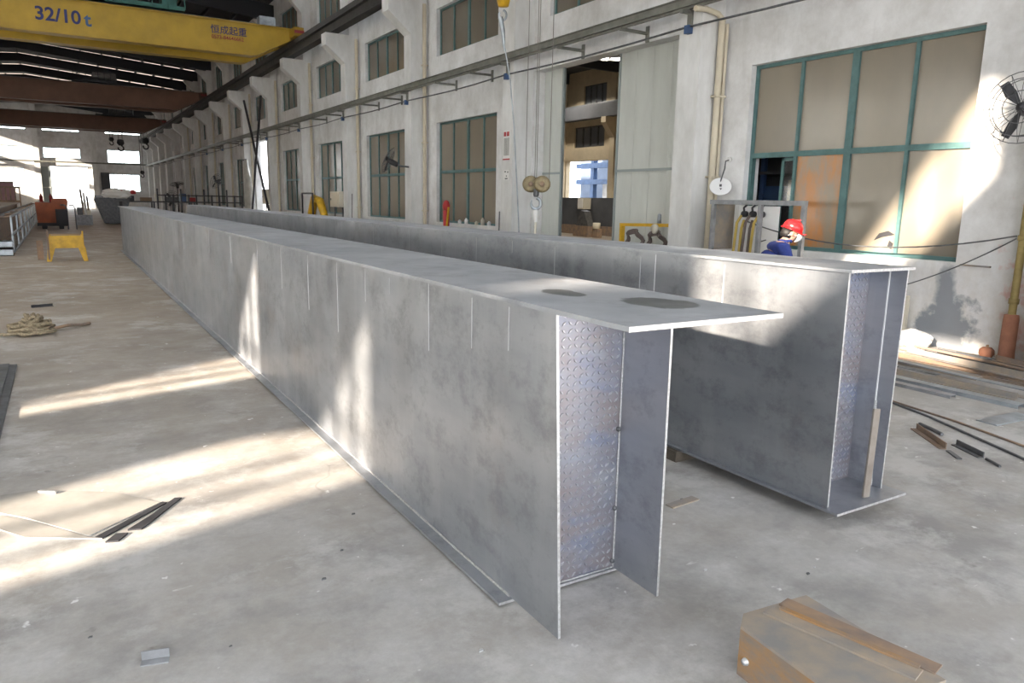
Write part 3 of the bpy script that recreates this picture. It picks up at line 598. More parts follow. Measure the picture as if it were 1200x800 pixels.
# blue plant behind the opening
o = MB().box(33, 33.2, 25, 45, -0.2, 9).build('wall_yard', mat('slate_blue_cladding', (0.09, 0.12, 0.18), 0.7, 0, 0.3, 1)); struct(o, 'pale blue grey wall of the yard beyond')
bp = thing('blue_plant', (29, 35, 0), 'blue steel plant frame glimpsed through the opening beyond', 'machine')
for y in (33.2, 34.6, 36.4, 38.2): MB().box(29, 29.3, y, y + 0.3, -0.2, 6).build('post', 'blue', bp)
for z in (2.9, 3.9, 4.8): MB().box(28.95, 29.3, 31, 40, z, z + 0.3).build('beam', 'blue', bp)
MB().box(29.6, 30.6, 34.9, 36.3, -0.2, 3.6).build('housing', 'blue', bp); MB().box(29.6, 30.2, 36.7, 38.0, -0.2, 3.0).build('panel', 'white', bp)
cbo = bpy.data.objects['ceiling_beyond']
for y in (12, 17, 22, 27, 32, 37): MB().box(10.2, 26, y - 0.1, y + 0.1, 8.5, 9.05).build('rafter', 'purlin', cbo)
for x in (12, 15, 18, 21, 24): MB().box(x - 0.05, x + 0.05, 5, 38.4, 8.85, 9.05).build('purlin', 'purlin', cbo)
# lamps of the hall beyond
def highbay(x, y, z, lab, e=900):
    l = thing('high_bay_lamp', (x, y, z), lab, 'lamp', 'lamps of the hall beyond')
    MB().lathe([(0.05, 0.35), (0.12, 0.3), (0.33, 0.03), (0.35, 0.0), (0.32, 0.0), (0.1, 0.27)], (x, y, z), (0, 0, 1), 16).build('shade', 'white', l)
    MB().lathe([(0.0, -0.04), (0.2, 0.0), (0.26, 0.05), (0.12, 0.14), (0.0, 0.15)], (x, y, z), (0, 0, 1), 14).build('bulb', 'lamp', l)
    MB().tube([(x, y, z + 0.33), (x, y, 9.05)], 0.015, 5).build('rod', 'dsteel', l)
    d = bpy.data.lights.new('lamp_light', 'SPOT'); d.energy = e; d.color = (1, 0.92, 0.78); d.spot_size = 2.6; d.shadow_soft_size = 0.25
    q = bpy.data.objects.new('lamp_light', d); COL.objects.link(q); q.parent = l; q.location = (0, 0, -0.08)
highbay(18.0, 23.2, 7.05, 'glowing lamp hung under the dark roof beyond the sliding door', 1600); highbay(18.0, 22.55, 6.95, 'glowing lamp hung under the dark roof beyond the sliding door', 1600)
highbay(23.4, 34.6, 8.35, 'lamp lighting the cream wall beyond the sliding door', 700)
# ------------------------------------------------------------------ the two box girders
def lugs(x0, x1, z0, z1, y, p=0.034):
    b = MB(); nx = int((x1 - x0) / p); nz = int((z1 - z0) / p)
    for i in range(nx):
        for j in range(nz):
            cx, cz = x0 + (i + 0.5) * p, z0 + (j + 0.5) * p; s = 1 if (i + j) % 2 else -1
            dx, dz = 0.0105 * s, 0.0105; ex, ez = 0.0036 * s, -0.0036
            pr = [(cx - dx, cz - dz), (cx + ex, cz + ez), (cx + dx, cz + dz), (cx - ex, cz - ez)]
            b.add([(u, y, v) for u, v in pr] + [(cx + (u - cx) * 0.8, y - 0.0042, cz + (v - cz) * 0.8) for u, v in pr], [(4, 5, 6, 7), (0, 1, 5, 4), (1, 2, 6, 5), (2, 3, 7, 6), (3, 0, 4, 7)])
    return b
def plate_x(x0, x1, ybot, ytop, ye, z0, z1):
    """web plate standing along the hall, its near edge slightly raked"""
    vs = [(x, y, z) for x in (x0, x1) for (y, z) in ((ybot, z0), (ytop, z1), (ye, z1), (ye, z0))]
    b = MB().add(vs, [(3, 2, 1, 0), (4, 5, 6, 7), (1, 2, 6, 5), (2, 3, 7, 6), (3, 0, 4, 7)], 0); b.add([vs[0], vs[1], vs[5], vs[4]], [(0, 1, 2, 3)], 1); return b
def bead(b, a, c, r, n=40):
    a, c = Vector(a), Vector(c); b.tube([a + (c - a) * (i / n) + Vector((random.uniform(-1, 1), 0, random.uniform(-1, 1))) * r * 0.25 for i in range(n + 1)], [r * random.uniform(0.8, 1.2) for _ in range(n + 1)], 5)
YF = 26.0
g1 = thing('box_girder', (1.87, 2.5, 0.012), 'long steel box girder with two dark spots on its overhanging top plate', 'girder', 'steel box girders')
plate_x(1.576, 1.588, 2.19, 2.275, YF, 0.024, 1.345).build('web_plate', ['steel', 'cut'], g1)
plate_x(2.148, 2.160, 2.245, 2.255, YF, 0.024, 1.345).build('web_plate', ['steel', 'cut'], g1)
MB().box(1.525, 2.262, 1.79, YF, 1.345, 1.363, 0, 1).build('top_plate', ['steel_top', 'cut'], g1)
MB().box(1.505, 2.24, 2.54, YF, 0.012, 0.024, 0, 1).build('bottom_plate', ['steel', 'cut'], g1)
dpl = MB().box(1.588, 2.148, 2.556, 2.566, 0.024, 1.345).build('end_diaphragm', 'heat', g1)
o = lugs(1.592, 2.144, 0.03, 1.335, 2.556).build('tread_pattern', 'lug', dpl); o['kind'] = 'stuff'
b = MB(); bead(b, (1.591, 2.552, 0.03), (1.591, 2.552, 1.34), 0.004); bead(b, (2.146, 2.552, 0.03), (2.146, 2.552, 1.34), 0.005); bead(b, (1.61, 2.552, 0.028), (2.14, 2.552, 0.028), 0.004); b.build('weld_bead', 'weld', dpl)
for z in (0.06, 0.33, 0.72, 1.22):
    b = MB(); b.lathe([(0, 0.01), (0.010, 0.008), (0.013, 0)], (2.140, 2.552, z), (-0.5, -1, 0), 8).build('tack_weld', 'dsteel', dpl)
bb = MB(); bead(bb, (1.572, 2.56, 0.028), (1.572, YF, 0.028), 0.006, 120); bb.build('weld_bead', 'weld', g1)
for y in (2.9, 7.5, 13.0, 19.0, 25.0): MB().box(1.52, 2.2, y, y + 0.12, 0.0, 0.012).build('packing_strip', 'rust', g1)
# paint runs and weld marks on the web
def web_marks(root, x, zt, seed, marks):
    rn = random.Random(seed)
    for y in marks:
        h = rn.uniform(0.12, 0.5); MB().box(x - 0.0022, x, y - 0.0025, y + 0.0025, zt - h, zt - rn.uniform(0.005, 0.04)).build('paint_run', 'run', root)
    return
web_marks(g1, 1.576, 1.34, 3, (2.62, 2.95, 3.42, 3.95, 4.35, 4.9, 5.6, 6.4, 7.3, 8.6, 10.0, 12.3, 14.6))
g2 = thing('box_girder', (3.85, 2.5, 0.0), 'long steel box girder raised on blocks beside the worker', 'girder', 'steel box girders')
ZB = 0.075
plate_x(3.570, 3.582, 2.415, 2.43, YF + 0.6, ZB + 0.014, 1.412).build('web_plate', ['steel', 'cut'], g2)
plate_x(4.108, 4.120, 2.44, 2.43, YF + 0.6, ZB + 0.014, 1.412).build('web_plate', ['steel', 'cut'], g2)
MB().box(3.545, 4.128, 2.40, YF + 0.6, 1.412, 1.428, 0, 1).build('top_plate', ['steel_top2', 'cut'], g2)
MB().box(3.535, 4.185, 2.325, YF + 0.6, ZB, ZB + 0.014, 0, 1).build('bottom_plate', ['steel', 'cut'], g2)
dp2 = MB().box(3.582, 4.108, 2.66, 2.67, ZB + 0.014, 1.412).build('end_diaphragm', 'heat', g2)
o = lugs(3.586, 4.104, ZB + 0.02, 1.405, 2.66).build('tread_pattern', 'lug', dp2); o['kind'] = 'stuff'
MB().box(4.100, 4.108, 2.53, 2.537, ZB + 0.03, 1.41).build('chalk_line', 'chalk', g2)
b = MB(); bead(b, (4.106, 2.50, ZB + 0.016), (4.106, 2.53, 0.62), 0.006); b.build('weld_bead', 'weld', g2)
web_marks(g2, 3.570, 1.41, 5, (3.3, 4.1, 5.2, 5.9, 6.6, 7.4, 8.3, 9.5, 11.0, 13.5, 16))
MB().box(3.568, 3.570, 3.94, 3.946, 0.75, 1.40).build('chalk_line', 'chalk', g2)
for i, y in enumerate((3.55, 9.0, 15.0, 21.0, 25.5)):
    o = MB().box(3.5, 4.25, y, y + 0.16, 0.0, 0.073).build('timber_block', 'wood', org=(3.85, y, 0)); tag(o, 'dark timber block under the raised girder', 'block', 'blocks under the raised girder')
    MB().box(3.6, 4.1, y + 0.02, y + 0.14, 0.073, 0.075).build('steel_shim', 'rust', o)
lb = MB().bar((3.90, 2.40, ZB + 0.016), (3.96, 2.43, 0.61), 0.06, 0.012, 0, 0.0)
o = lb.build('flat_bar', 'barsteel', org=(3.93, 2.44, ZB + 0.014)); tag(o, 'flat bar leaning upright in the open end of the raised girder', 'steel bar')
# ------------------------------------------------------------------ foreground: rusty box stub with strips on top
ang = math.radians(-5)
st = thing('box_section', (2.25, 1.46, 0.0), 'short rusty box section with strips lying on it, beside the near girder', 'steel section')
def rot(v): x, y, z = v; dx, dy = x - 2.25, y - 1.46; return (2.25 + dx * math.cos(ang) - dy * math.sin(ang), 1.46 + dx * math.sin(ang) + dy * math.cos(ang), z)
def rb_(b): b.v = [rot(v) for v in b.v]; return b
x0, x1, y0, y1, h = 2.045, 2.45, 1.17, 1.745, 0.20
rb_(MB().box(x0, x0 + 0.012, y0, y1 - 0.06, 0.012, h - 0.012)).build('side_plate', 'rust2', st)
rb_(MB().prism([(x0, y1 - 0.06), (x0 + 0.07, y1), (x0 + 0.085, y1 - 0.005), (x0 + 0.012, y1 - 0.068)], 'z', 0.012, h - 0.012)).build('corner_plate', 'rust2', st)
rb_(MB().box(x1 - 0.012, x1, y0 - 0.0, y1, 0.012, h - 0.012)).build('side_plate', 'rust2', st)
rb_(MB().prism([(x0, y0), (x1, y0 - 0.02), (x1, y1), (x0 + 0.07, y1), (x0, y1 - 0.06)], 'z', h - 0.012, h)).build('top_plate', 'scrap', st)
rb_(MB().prism([(x0, y0), (x1, y0), (x1, y1), (x0 + 0.07, y1), (x0, y1 - 0.06)], 'z', 0.0, 0.012)).build('bottom_plate', 'rust', st)
rb_(MB().box(x0 + 0.08, x1 - 0.012, y1 - 0.02, y1 - 0.008, 0.012, h - 0.012)).build('end_plate', 'rust', st)
rb_(MB().lathe([(0, 0.014), (0.012, 0.012), (0.016, 0)], (x0, y1 - 0.10, 0.075), (-1, 0, 0), 10)).build('stud', 'cut', st)
def strip(pts, lab, mt, wd, th, nm='steel_strip', cat='steel strip', grp=None, z=0.0, roll=0.0):
    a, c = Vector(pts[0]), Vector(pts[1]); b = MB().bar(a + Vector((0, 0, th / 2)), c + Vector((0, 0, th / 2)), wd, th, 0, roll)
    o = b.build(nm, mt, org=a); return tag(o, lab, cat, grp)
strip(((2.24, 1.725, h), (2.36, 1.19, h)), 'bright edged flat strip lying along the rusty box section', 'scrap', 0.075, 0.008)
strip(((2.345, 1.735, h), (2.45, 1.175, h)), 'brown flat strip lying along the edge of the box section', 'rust', 0.07, 0.006)
strip(((2.285, 1.70, h + 0.008), (2.395, 1.21, h + 0.008)), 'narrow rusty strip on top of the bright edged strip', 'rust2', 0.022, 0.008)
# ------------------------------------------------------------------ cut plates on the floor to the left
def sheet(poly, lab, mt, th=0.006, nm='steel_sheet', cat='steel sheet', z=0.0, edge='cut'):
    b = MB().prism(poly, 'z', z, z + th)
    for i in range(2, len(b.mi)): b.mi[i] = 1
    o = b.build(nm, [mt, edge], org=(poly[0][0], poly[0][1], z)); return tag(o, lab, cat)
sheet([(-1.9, 4.62), (-0.42, 4.72), (-0.295, 4.58), (-0.005, 4.17), (0.359, 4.46), (0.145, 4.75), (-0.25, 5.0), (-1.9, 5.05)], 'large dull steel sheet lying flat with a pointed end', 'dusty', 0.006)
sheet([(-1.9, 4.40), (-0.41, 4.48), (-0.29, 4.30), (0.05, 4.10), (-0.005, 4.15), (-0.295, 4.54), (-0.42, 4.68), (-1.9, 4.58)], 'narrow bright steel offcut beside the pointed sheet', 'dusty', 0.007)
def fstrip(poly, lab, grp='black offcuts by the pointed sheet'): o = sheet(poly, lab, 'black', 0.008, 'steel_offcut', 'offcut', 0.0, 'black'); o['group'] = grp; return o
fstrip([(0.02, 4.135), (0.372, 4.462), (0.392, 4.437), (0.10, 4.15), (0.05, 4.105)], 'long thin black offcut along the edge of the pointed sheet')
fstrip([(0.17, 4.15), (0.235, 4.13), (0.285, 4.195), (0.475, 4.475), (0.44, 4.49), (0.30, 4.30)], 'bent black strip offcut beside the long thin one')
fstrip([(0.062, 4.05), (0.12, 4.03), (0.17, 4.11), (0.115, 4.13)], 'short black square offcut at the tip of the pointed sheet')
strip(((-0.24, 4.95, 0.008), (-0.15, 4.88, 0.008)), 'small bright steel chip lying on the pointed sheet', 'cut', 0.02, 0.012)
o = MB().box(-2.2, -0.50, 5.2, 8.87, 0.0, 0.025).box(-2.2, -0.56, 5.3, 8.8, 0.025, 0.05).build('plate_stack', 'dsteel', org=(-1.3, 7, 0)); tag(o, 'low stack of thick rusty plates at the edge of the lane', 'plate stack')
an = MB().angle((0.13, 2.885, 0.0), (0.225, 2.862, 0.0), 0.04, 0.005)
o = an.build('angle_offcut', 'greysteel', org=(0.17, 2.87, 0)); tag(o, 'small bent angle offcut alone on the near floor', 'offcut')
strip(((2.93, 3.0, 0), (3.16, 3.02, 0)), 'tan flat offcut on the floor between the two girders', 'scrap', 0.06, 0.008)
# debris specks
rn = random.Random(4)
for i in range(26):
    x, y = rn.uniform(-0.2, 3.4), rn.uniform(1.9, 3.9)
    if 1.4 < x < 2.35 and y > 1.6: continue
    if x > 3.3 and y > 2.2: continue
    s = rn.uniform(0.006, 0.014); q = MB().prism([(x - s, y - s * 0.5), (x + s * 0.9, y - s * 0.4), (x + s, y + s * 0.5), (x - s * 0.3, y + s * 0.7)], 'z', 0, s * 0.5)
    o = q.build('slag_chip', 'cut' if rn.random() < 0.5 else 'dsteel', org=(x, y, 0)); tag(o, 'tiny chip of slag scattered on the near floor', 'chip', 'chips on the near floor')
# rope heap
rh = MB(); pts = []; rn = random.Random(9)
for i in range(170):
    a = i * 0.75 + rn.uniform(-0.3, 0.3); r = 0.29 * (1 - i / 200) * rn.uniform(0.45, 1.15); pts.append((-0.42 + r * math.cos(a) * 1.15, 10.95 + r * math.sin(a) * 1.3, 0.035 + 0.20 * (i / 170) * rn.uniform(0.4, 1.1)))
pts = [(-1.6, 11.0, 0.03), (-1.2, 10.8, 0.03), (-0.9, 10.95, 0.03), (-0.7, 10.75, 0.03)] + pts
rh.tube(pts, 0.021, 7)
o = rh.build('rope_heap', 'ropefib', org=(-0.42, 10.95, 0)); tag(o, 'tangled heap of brown fibre rope on the lane floor', 'rope')
MB().tube([(-0.2, 10.95, 0.04), (-0.02, 11.05, 0.06), (0.12, 11.2, 0.03), (0.22, 11.3, 0.03)], 0.02, 6).build('rope_tail', 'rust', o)
o = MB().angle((-0.5, 13.4, 0), (-0.22, 13.5, 0), 0.04, 0.006).build('angle_offcut', 'black', org=(-0.35, 13.45, 0)); tag(o, 'little black angle offcut beyond the rope heap', 'offcut')
# ------------------------------------------------------------------ yellow trestle on the lane
ys = thing('steel_trestle', (0.08, 22.7, 0), 'bright yellow steel trestle standing alone in the lane', 'trestle')
x0, x1, y0, y1 = -0.30, 0.44, 22.3, 23.1
for (xa, ya) in ((x0, y0), (x1, y0), (x0, y1), (x1, y1)):
    b = MB(); sgn = -1 if xa == x0 else 1
    b.prism([(xa - 0.05 + 0.04 * sgn, 0), (xa + 0.05 + 0.04 * sgn, 0), (xa + (0.12 if sgn < 0 else 0.05), 0.36), (xa - (0.05 if sgn < 0 else 0.12), 0.36)], 'y', ya - 0.04, ya + 0.04).build('leg', 'yellow_b', ys)
for ya in (y0, y1): MB().box(x0, x1, ya - 0.03, ya + 0.03, 0.34, 0.66).build('side_panel', 'yellow_b', ys)
for xa in (x0 + 0.02, x1 - 0.02): MB().box(xa - 0.03, xa + 0.03, y0, y1, 0.36, 0.62).build('end_panel', 'yellow_b', ys)
for i in range(4): MB().box(x0 + 0.03, x1 - 0.03, y0 + 0.08 + i * 0.17, y0 + 0.16 + i * 0.17, 0.60, 0.66).build('slat', 'rust', ys)
MB().bar((x0 - 0.03, y0 - 0.06, 0.05), (x0 - 0.03, y0 - 0.06, 0.80), 0.04, 0.04).build('post', 'rust', ys)
MB().bar((x1 + 0.02, y1 - 0.02, 0.0), (x1 + 0.02, y1 - 0.02, 0.74), 0.04, 0.04).build('post', 'yellow_b', ys)
MB().box(x0 - 0.30, x0 - 0.16, y1 - 0.1, y1 - 0.04, 0.0, 0.5).build('prop_board', 'rust', ys)
# ------------------------------------------------------------------ goods down the left of the lane
bg_ = thing('rusty_girder', (-2.1, 30, 0), 'deep rusty brown girder lying behind the galvanised frames', 'girder')
MB().box(-2.6, -1.62, 25, 43, 1.20, 1.24).build('top_plate', 'scrap', bg_); MB().box(-1.8, -1.76, 25, 43, 0.06, 1.2).build('web_plate', 'rust', bg_); MB().box(-2.5, -2.46, 25, 43, 0.06, 1.2).build('web_plate', 'rust', bg_); MB().box(-2.6, -1.62, 25, 43, 0.0, 0.06).build('bottom_plate', 'rust', bg_)
tf = thing('galvanised_frame', (-1.2, 28, 0), 'galvanised ladder frame standing on edge along the lane', 'frame')
for z in (0.04, 0.52, 1.02): MB().box(-1.22, -1.19, 25.2, 58, z, z + 0.06).build('chord', 'galv', tf)
for i in range(11): MB().box(-1.23, -1.19, 25.2 + i * 3.2, 25.6 + i * 3.2, 0.08, 1.06).build('upright', 'galv', tf)
MB().box(-1.58, -1.53, 25.2, 58, 1.0, 1.06).build('back_chord', 'galv', tf)
for i in range(10): MB().bar((-1.22, 25.5 + i * 3.2, 1.06), (-1.55, 25.5 + i * 3.2, 1.03), 0.04, 0.04).build('tie', 'rust', tf)
gb = thing('galvanised_beam', (-1.6, 24.7, 0), 'short bundle of galvanised channels on the floor before the frames', 'beam')
for z in (0.0, 0.22): MB().box(-2.6, -1.20, 24.55, 24.62, z, z + 0.20).build('channel_web', 'galv', gb); MB().box(-2.6, -1.20, 24.55, 24.8, z + 0.17, z + 0.20).build('channel_flange', 'galv', gb); MB().box(-2.6, -1.20, 24.55, 24.8, z, z + 0.03).build('channel_flange', 'galv', gb)
tk = thing('steel_skip', (-0.1, 42.5, 0), 'orange red steel skip parked beyond the frames', 'skip')
MB().prism([(-0.95, 0.25), (0.2, 0.25), (0.35, 1.35), (0.3, 1.45), (-0.3, 1.45), (-0.35, 1.25), (-1.0, 1.25)], 'y', 42.0, 44.2).build('body', 'orange', tk)
for y in (42.0, 43.0, 44.1): MB().box(-0.98, 0.3, y - 0.06, y + 0.06, 0.15, 0.3).build('skid', 'black', tk)
MB().box(-0.2, 0.3, 41.6, 42.0, 0.2, 0.95).build('engine_box', 'black', tk)
for x in (0.28, 0.62):
    MB().tube([(x, 41.8, 0.0), (x, 41.8, 1.0), (x - 0.08, 41.8, 1.15), (x - 0.25, 41.9, 1.15)], 0.035, 6).build('handle_bar', 'dsteel', tk)
for x in (-0.7, 0.0): MB().box(x - 0.1, x + 0.1, 42.2, 44, 0.0, 0.16).build('runner', 'black', tk)
fl = thing('red_railing', (-2.2, 46, 0), 'dark red post railing behind the rusty girder', 'railing')
for i in range(9): MB().bar((-3.3 + i * 0.2, 46, 0), (-3.3 + i * 0.2, 46, 1.95), 0.06, 0.06).build('post', 'rust', fl)
for z in (1.25, 1.95): MB().bar((-3.35, 46, z), (-1.67, 46, z), 0.09, 0.09).build('rail', 'rust', fl)
pk = thing('pink_panel', (-3.6, 50, 0), 'dull pink sheet hoarding against the far lane', 'panel')
MB().box(-6.5, -2.1, 50, 50.1, 0, 2.2).build('board', mat('dull_pink', (0.34, 0.20, 0.22), 0.8, 0, 0.2, 2), pk)
MB().box(-6.5, -2.1, 49.95, 50.15, 2.2, 2.28).build('cap_rail', 'rust', pk)
for x in (-1.35, -0.62):
    o = MB().lathe([(0, 0), (0.14, 0.0), (0.14, 1.35), (0.05, 1.5), (0.05, 1.6), (0, 1.6)], (x, 78, 0), (0, 0, 1), 10).build('gas_cylinder', 'red', org=(x, 78, 0)); tag(o, 'red gas cylinder standing by the far doorway', 'cylinder', 'red cylinders by the far doorway')
sm = thing('floor_machine', (1.1, 47.5, 0), 'small grey machine standing in the lane before the doorway', 'machine')
MB().box(0.75, 1.5, 47.2, 48, 0.0, 0.55).build('base', 'greysteel', sm); MB().box(0.8, 1.05, 47.3, 47.8, 0.55, 0.95).build('motor', 'dsteel', sm); MB().box(1.25, 1.45, 47.3, 47.7, 0.55, 0.8).build('gearbox', 'offwhite', sm); MB().bar((1.12, 47.4, 0.5), (1.12, 47.4, 1.25), 0.05, 0.05).build('lever', 'offwhite', sm)
# tipped hopper and goods beyond the girders
hp = thing('tipping_hopper', (2.3, 48.5, 0), 'dark grey tipping hopper just beyond the near girder', 'hopper')
MB().prism([(2.15, 0.05), (3.1, 0.05), (3.5, 1.55), (1.75, 1.55), (1.7, 1.35)], 'y', 48.0, 49.6).build('bin', 'dsteel', hp); MB().box(1.7, 3.55, 47.95, 48.05, 1.5, 1.62).build('rim', 'greysteel', hp); MB().box(2.9, 3.05, 47.8, 48.0, 0, 1.3).build('prop', 'black', hp)
pb = thing('plastic_bag', (2.8, 47.6, 0), 'pale crumpled plastic bag heaped on the hopper', 'bag')
b = bmesh.new(); bmesh.ops.create_icosphere(b, subdivisions=3, radius=1); rn = random.Random(2)
for v in b.verts: v.co = Vector((v.co.x * 0.7, v.co.y * 0.35, max(v.co.z, -0.6) * 0.33)) * rn.uniform(0.82, 1.15) + Vector((2.75, 47.5, 1.7)) - Vector((2.8, 47.6, 0))
me = bpy.data.meshes.new('bag_body'); b.to_mesh(me); b.free(); me.materials.append(M['paper']); ob = bpy.data.objects.new('bag_body', me); COL.objects.link(ob); ob.parent = pb
for i, (x, c) in enumerate(((3.0, 'red'), (3.35, 'paper'), (3.6, 'red'))): MB().lathe([(0, 0), (0.16, 0.02), (0.13, 0.2), (0, 0.24)], (x, 47.45, 1.72), (0, 0, 1), 10).build('bundle', c, pb)
for i in range(3):
    o = MB().bar((1.25 + i * 0.13, 52, 0), (1.12 + i * 0.16, 52.3, 1.95 - 0.2 * i), 0.12, 0.03).build('leaning_plank', 'rust' if i != 1 else 'paper', org=(1.3, 52, 0)); tag(o, 'plank leaning by the bright far doorway', 'plank', 'planks by the far doorway')
wb = thing('work_table', (6.5, 58, 0), 'long dark work table with goods beyond the girders', 'table')
MB().box(3.4, 8.4, 57, 59, 1.18, 1.26).build('table_top', 'dsteel', wb)
for x in (3.6, 5.6, 8.2):
    for y in (57.2, 58.8): MB().box(x - 0.06, x + 0.06, y - 0.06, y + 0.06, 0, 1.18).build('leg', 'dsteel', wb)
for i, (x, wd, hh, c) in enumerate(((3.9, 0.5, 0.35, 'annexdark'), (4.8, 0.7, 0.25, 'rust'), (5.7, 0.35, 0.5, 'offwhite'), (6.4, 0.8, 0.3, 'dsteel'), (7.3, 0.4, 0.55, 'blue'), (7.9, 0.4, 0.3, 'red'))):
    o = MB().box(x, x + wd, 57.3, 57.9, 1.26, 1.26 + hh).box(x + 0.03, x + wd - 0.03, 57.28, 57.3, 1.3, 1.26 + hh * 0.6).build('parts_box', c, org=(x, 57.5, 1.26)); tag(o, ('dark', 'rusty', 'cream', 'long grey', 'blue', 'red')[i] + ' parts box on the long far work table', 'box', 'boxes on the far work table')
rl = thing('guard_railing', (6.5, 45, 0), 'dark guard railing across the floor beyond the raised girder', 'railing')
for i in range(12): MB().bar((4.6 + i * 0.38, 45 - i * 0.1, 0), (4.6 + i * 0.38, 45 - i * 0.1, 1.75 if i % 3 else 2.05), 0.08, 0.08).build('post', 'black', rl)
for z in (1.35, 1.7): MB().bar((4.6, 45, z), (4.6 + 11 * 0.38, 45 - 1.1, z), 0.06, 0.06).build('rail', 'black', rl)
def ped_fan(x, y, z, r, lab, wall=False, axis=(-0.4, -1, 0), base=True):
    f = thing('pedestal_fan' if base else 'wall_fan', (x, y, 0 if base else z), lab, 'fan')
    ax = Vector(axis).normalized(); c = Vector((x, y, z)); q = ax.to_track_quat('Z', 'Y')
    cg = MB()
    for rr, h in ((r, 0.0), (r * 0.8, 0.05), (r * 0.8, -0.05), (r * 0.45, 0.07)):
        pts = [c + q @ Vector((rr * math.cos(t * math.pi / 14), rr * math.sin(t * math.pi / 14), h)) for t in range(29)]; cg.tube(pts, r * 0.014, 5, cap=False)
    for t in range(16):
        a = t * math.pi / 8; cg.tube([c + q @ Vector((0.1 * r * math.cos(a), 0.1 * r * math.sin(a), 0.09)), c + q @ Vector((0.6 * r * math.cos(a), 0.6 * r * math.sin(a), 0.075)), c + q @ Vector((r * math.cos(a), r * math.sin(a), 0))], r * 0.008, 4, cap=False)
        cg.tube([c + q @ Vector((0.1 * r * math.cos(a), 0.1 * r * math.sin(a), -0.09)), c + q @ Vector((r * math.cos(a), r * math.sin(a), 0))], r * 0.008, 4, cap=False)
    cg.build('cage', 'dsteel', f)
    for t in range(3):
        a = t * 2 * math.pi / 3 + 0.2; bl = MB(); pr = []
        for rr, da in ((0.12, -0.3), (0.5, -0.32), (0.88, -0.2), (0.9, 0.05), (0.55, 0.25), (0.12, 0.3)):
            pr.append(c + q @ Vector((r * rr * math.cos(a + da), r * rr * math.sin(a + da), 0.04 * da)))
        bl.add(pr + [p + ax * 0.008 for p in pr], [(0, 1, 2, 3, 4, 5), (11, 10, 9, 8, 7, 6)] + [(i, i + 6, (i + 1) % 6 + 6, (i + 1) % 6) for i in range(6)]); bl.build('blade', 'black', f)
    MB().lathe([(0, 0.08), (0.12 * r, 0.06), (0.16 * r, 0), (0.22 * r, -0.1), (0.18 * r, -0.3), (0, -0.32)], c, ax, 14).build('motor', 'black', f)
    if base:
        MB().tube([c - ax * 0.15, (c.x - ax.x * 0.15, c.y - ax.y * 0.15, 0.05)], 0.035, 8).build('pole', 'black', f); MB().lathe([(0, 0.06), (0.06, 0.05), (0.28, 0.02), (0.28, 0), (0, 0)], (c.x - ax.x * 0.15, c.y - ax.y * 0.15, 0), (0, 0, 1), 16).build('foot', 'black', f)
    return f
ped_fan(7.5, 60.2, 2.5, 0.5, 'dark pedestal fan far down by the columns', axis=(-0.2, -0.3, 1))
ped_fan(7.3, 43.0, 2.5, 0.42, 'dark pedestal fan between the columns before the white sheet', axis=(-1, -0.6, 0.4))
ped_fan(7.2, 61.0, 1.4, 0.62, 'large black drum fan standing low beyond the raised girder', axis=(-0.3, -1, 0))
f = ped_fan(8.55, 21.4, 2.88, 0.40, 'dark wall fan on the column above the beige window', base=False, axis=(-0.75, 0.55, 0.45))
MB().tube([(8.62, 21.35, 2.84), (8.85, 21.2, 2.72), (9.1, 21.15, 2.7)], 0.03, 6).build('bracket', 'dsteel', f)
f = ped_fan(9.05, 4.30, 2.86, 0.38, 'round grey wall fan beyond the big window', base=False, axis=(-1, -0.15, 0))
MB().tube([(9.15, 4.30, 2.86), (9.375, 4.28, 2.86)], 0.03, 6).build('bracket', 'dsteel', f)
# ------------------------------------------------------------------ things along the window wall
gr = thing('gas_rack', (9.0, 7.8, 0), 'grey steel frame with valves and hoses below the big window', 'rack')
for y in (8.64, 7.70, 6.93): MB().bar((9.0, y, 0), (9.0, y, 1.80), 0.06, 0.06).build('post', 'greysteel', gr)
MB().bar((9.0, 8.70, 1.80), (9.0, 6.90, 1.80), 0.07, 0.07).build('top_rail', 'greysteel', gr)
MB().bar((9.0, 8.64, 1.80), (9.5, 8.64, 1.80), 0.05, 0.05).build('side_rail', 'greysteel', gr)
MB().bar((9.0, 8.64, 0.9), (9.0, 6.93, 0.9), 0.05, 0.05).build('lower_rail', 'greysteel', gr)
MB().box(9.03, 9.5, 8.66, 8.68, 1.05, 1.82).build('end_sheet', 'scrap', gr)
MB().box(9.48, 9.5, 7.75, 8.55, 0.8, 1.75).build('back_board', 'white', gr)
for i in range(3):
    y = 8.36 - i * 0.17; v = MB().lathe([(0, 0.0), (0.05, 0.01), (0.05, 0.08), (0.02, 0.10), (0, 0.1)], (9.45, y, 1.62), (-1, 0, 0), 10).build('valve', 'black', gr)
    MB().tube([(9.40, y, 1.62), (9.38, y, 1.72), (9.44, y, 1.76)], 0.018, 6).build('valve_pipe', 'black', gr)
    MB().tube([(9.36, y + 0.02, 1.6), (9.3, y + 0.05, 1.48), (9.27, y + 0.06, 1.0), (9.3, y + 0.04, 0.4), (9.34, y, 0.3), (9.3, y - 0.08, 0.4), (9.27, y - 0.06, 1.0), (9.3, y - 0.05, 1.40), (9.38, y - 0.02, 1.52)], 0.022, 6).build('hose', 'hose_y' if i != 1 else 'hose', gr)
MB().tube([(9.3, 8.0, 1.3), (9.1, 7.8, 1.2), (9.05, 7.6, 1.25)], 0.01, 5).build('loose_wire', 'dsteel', gr)
od = thing('wall_dish', (9.5, 8.93, 2.03), 'round white dish on a hooked arm above the gas rack', 'lamp')
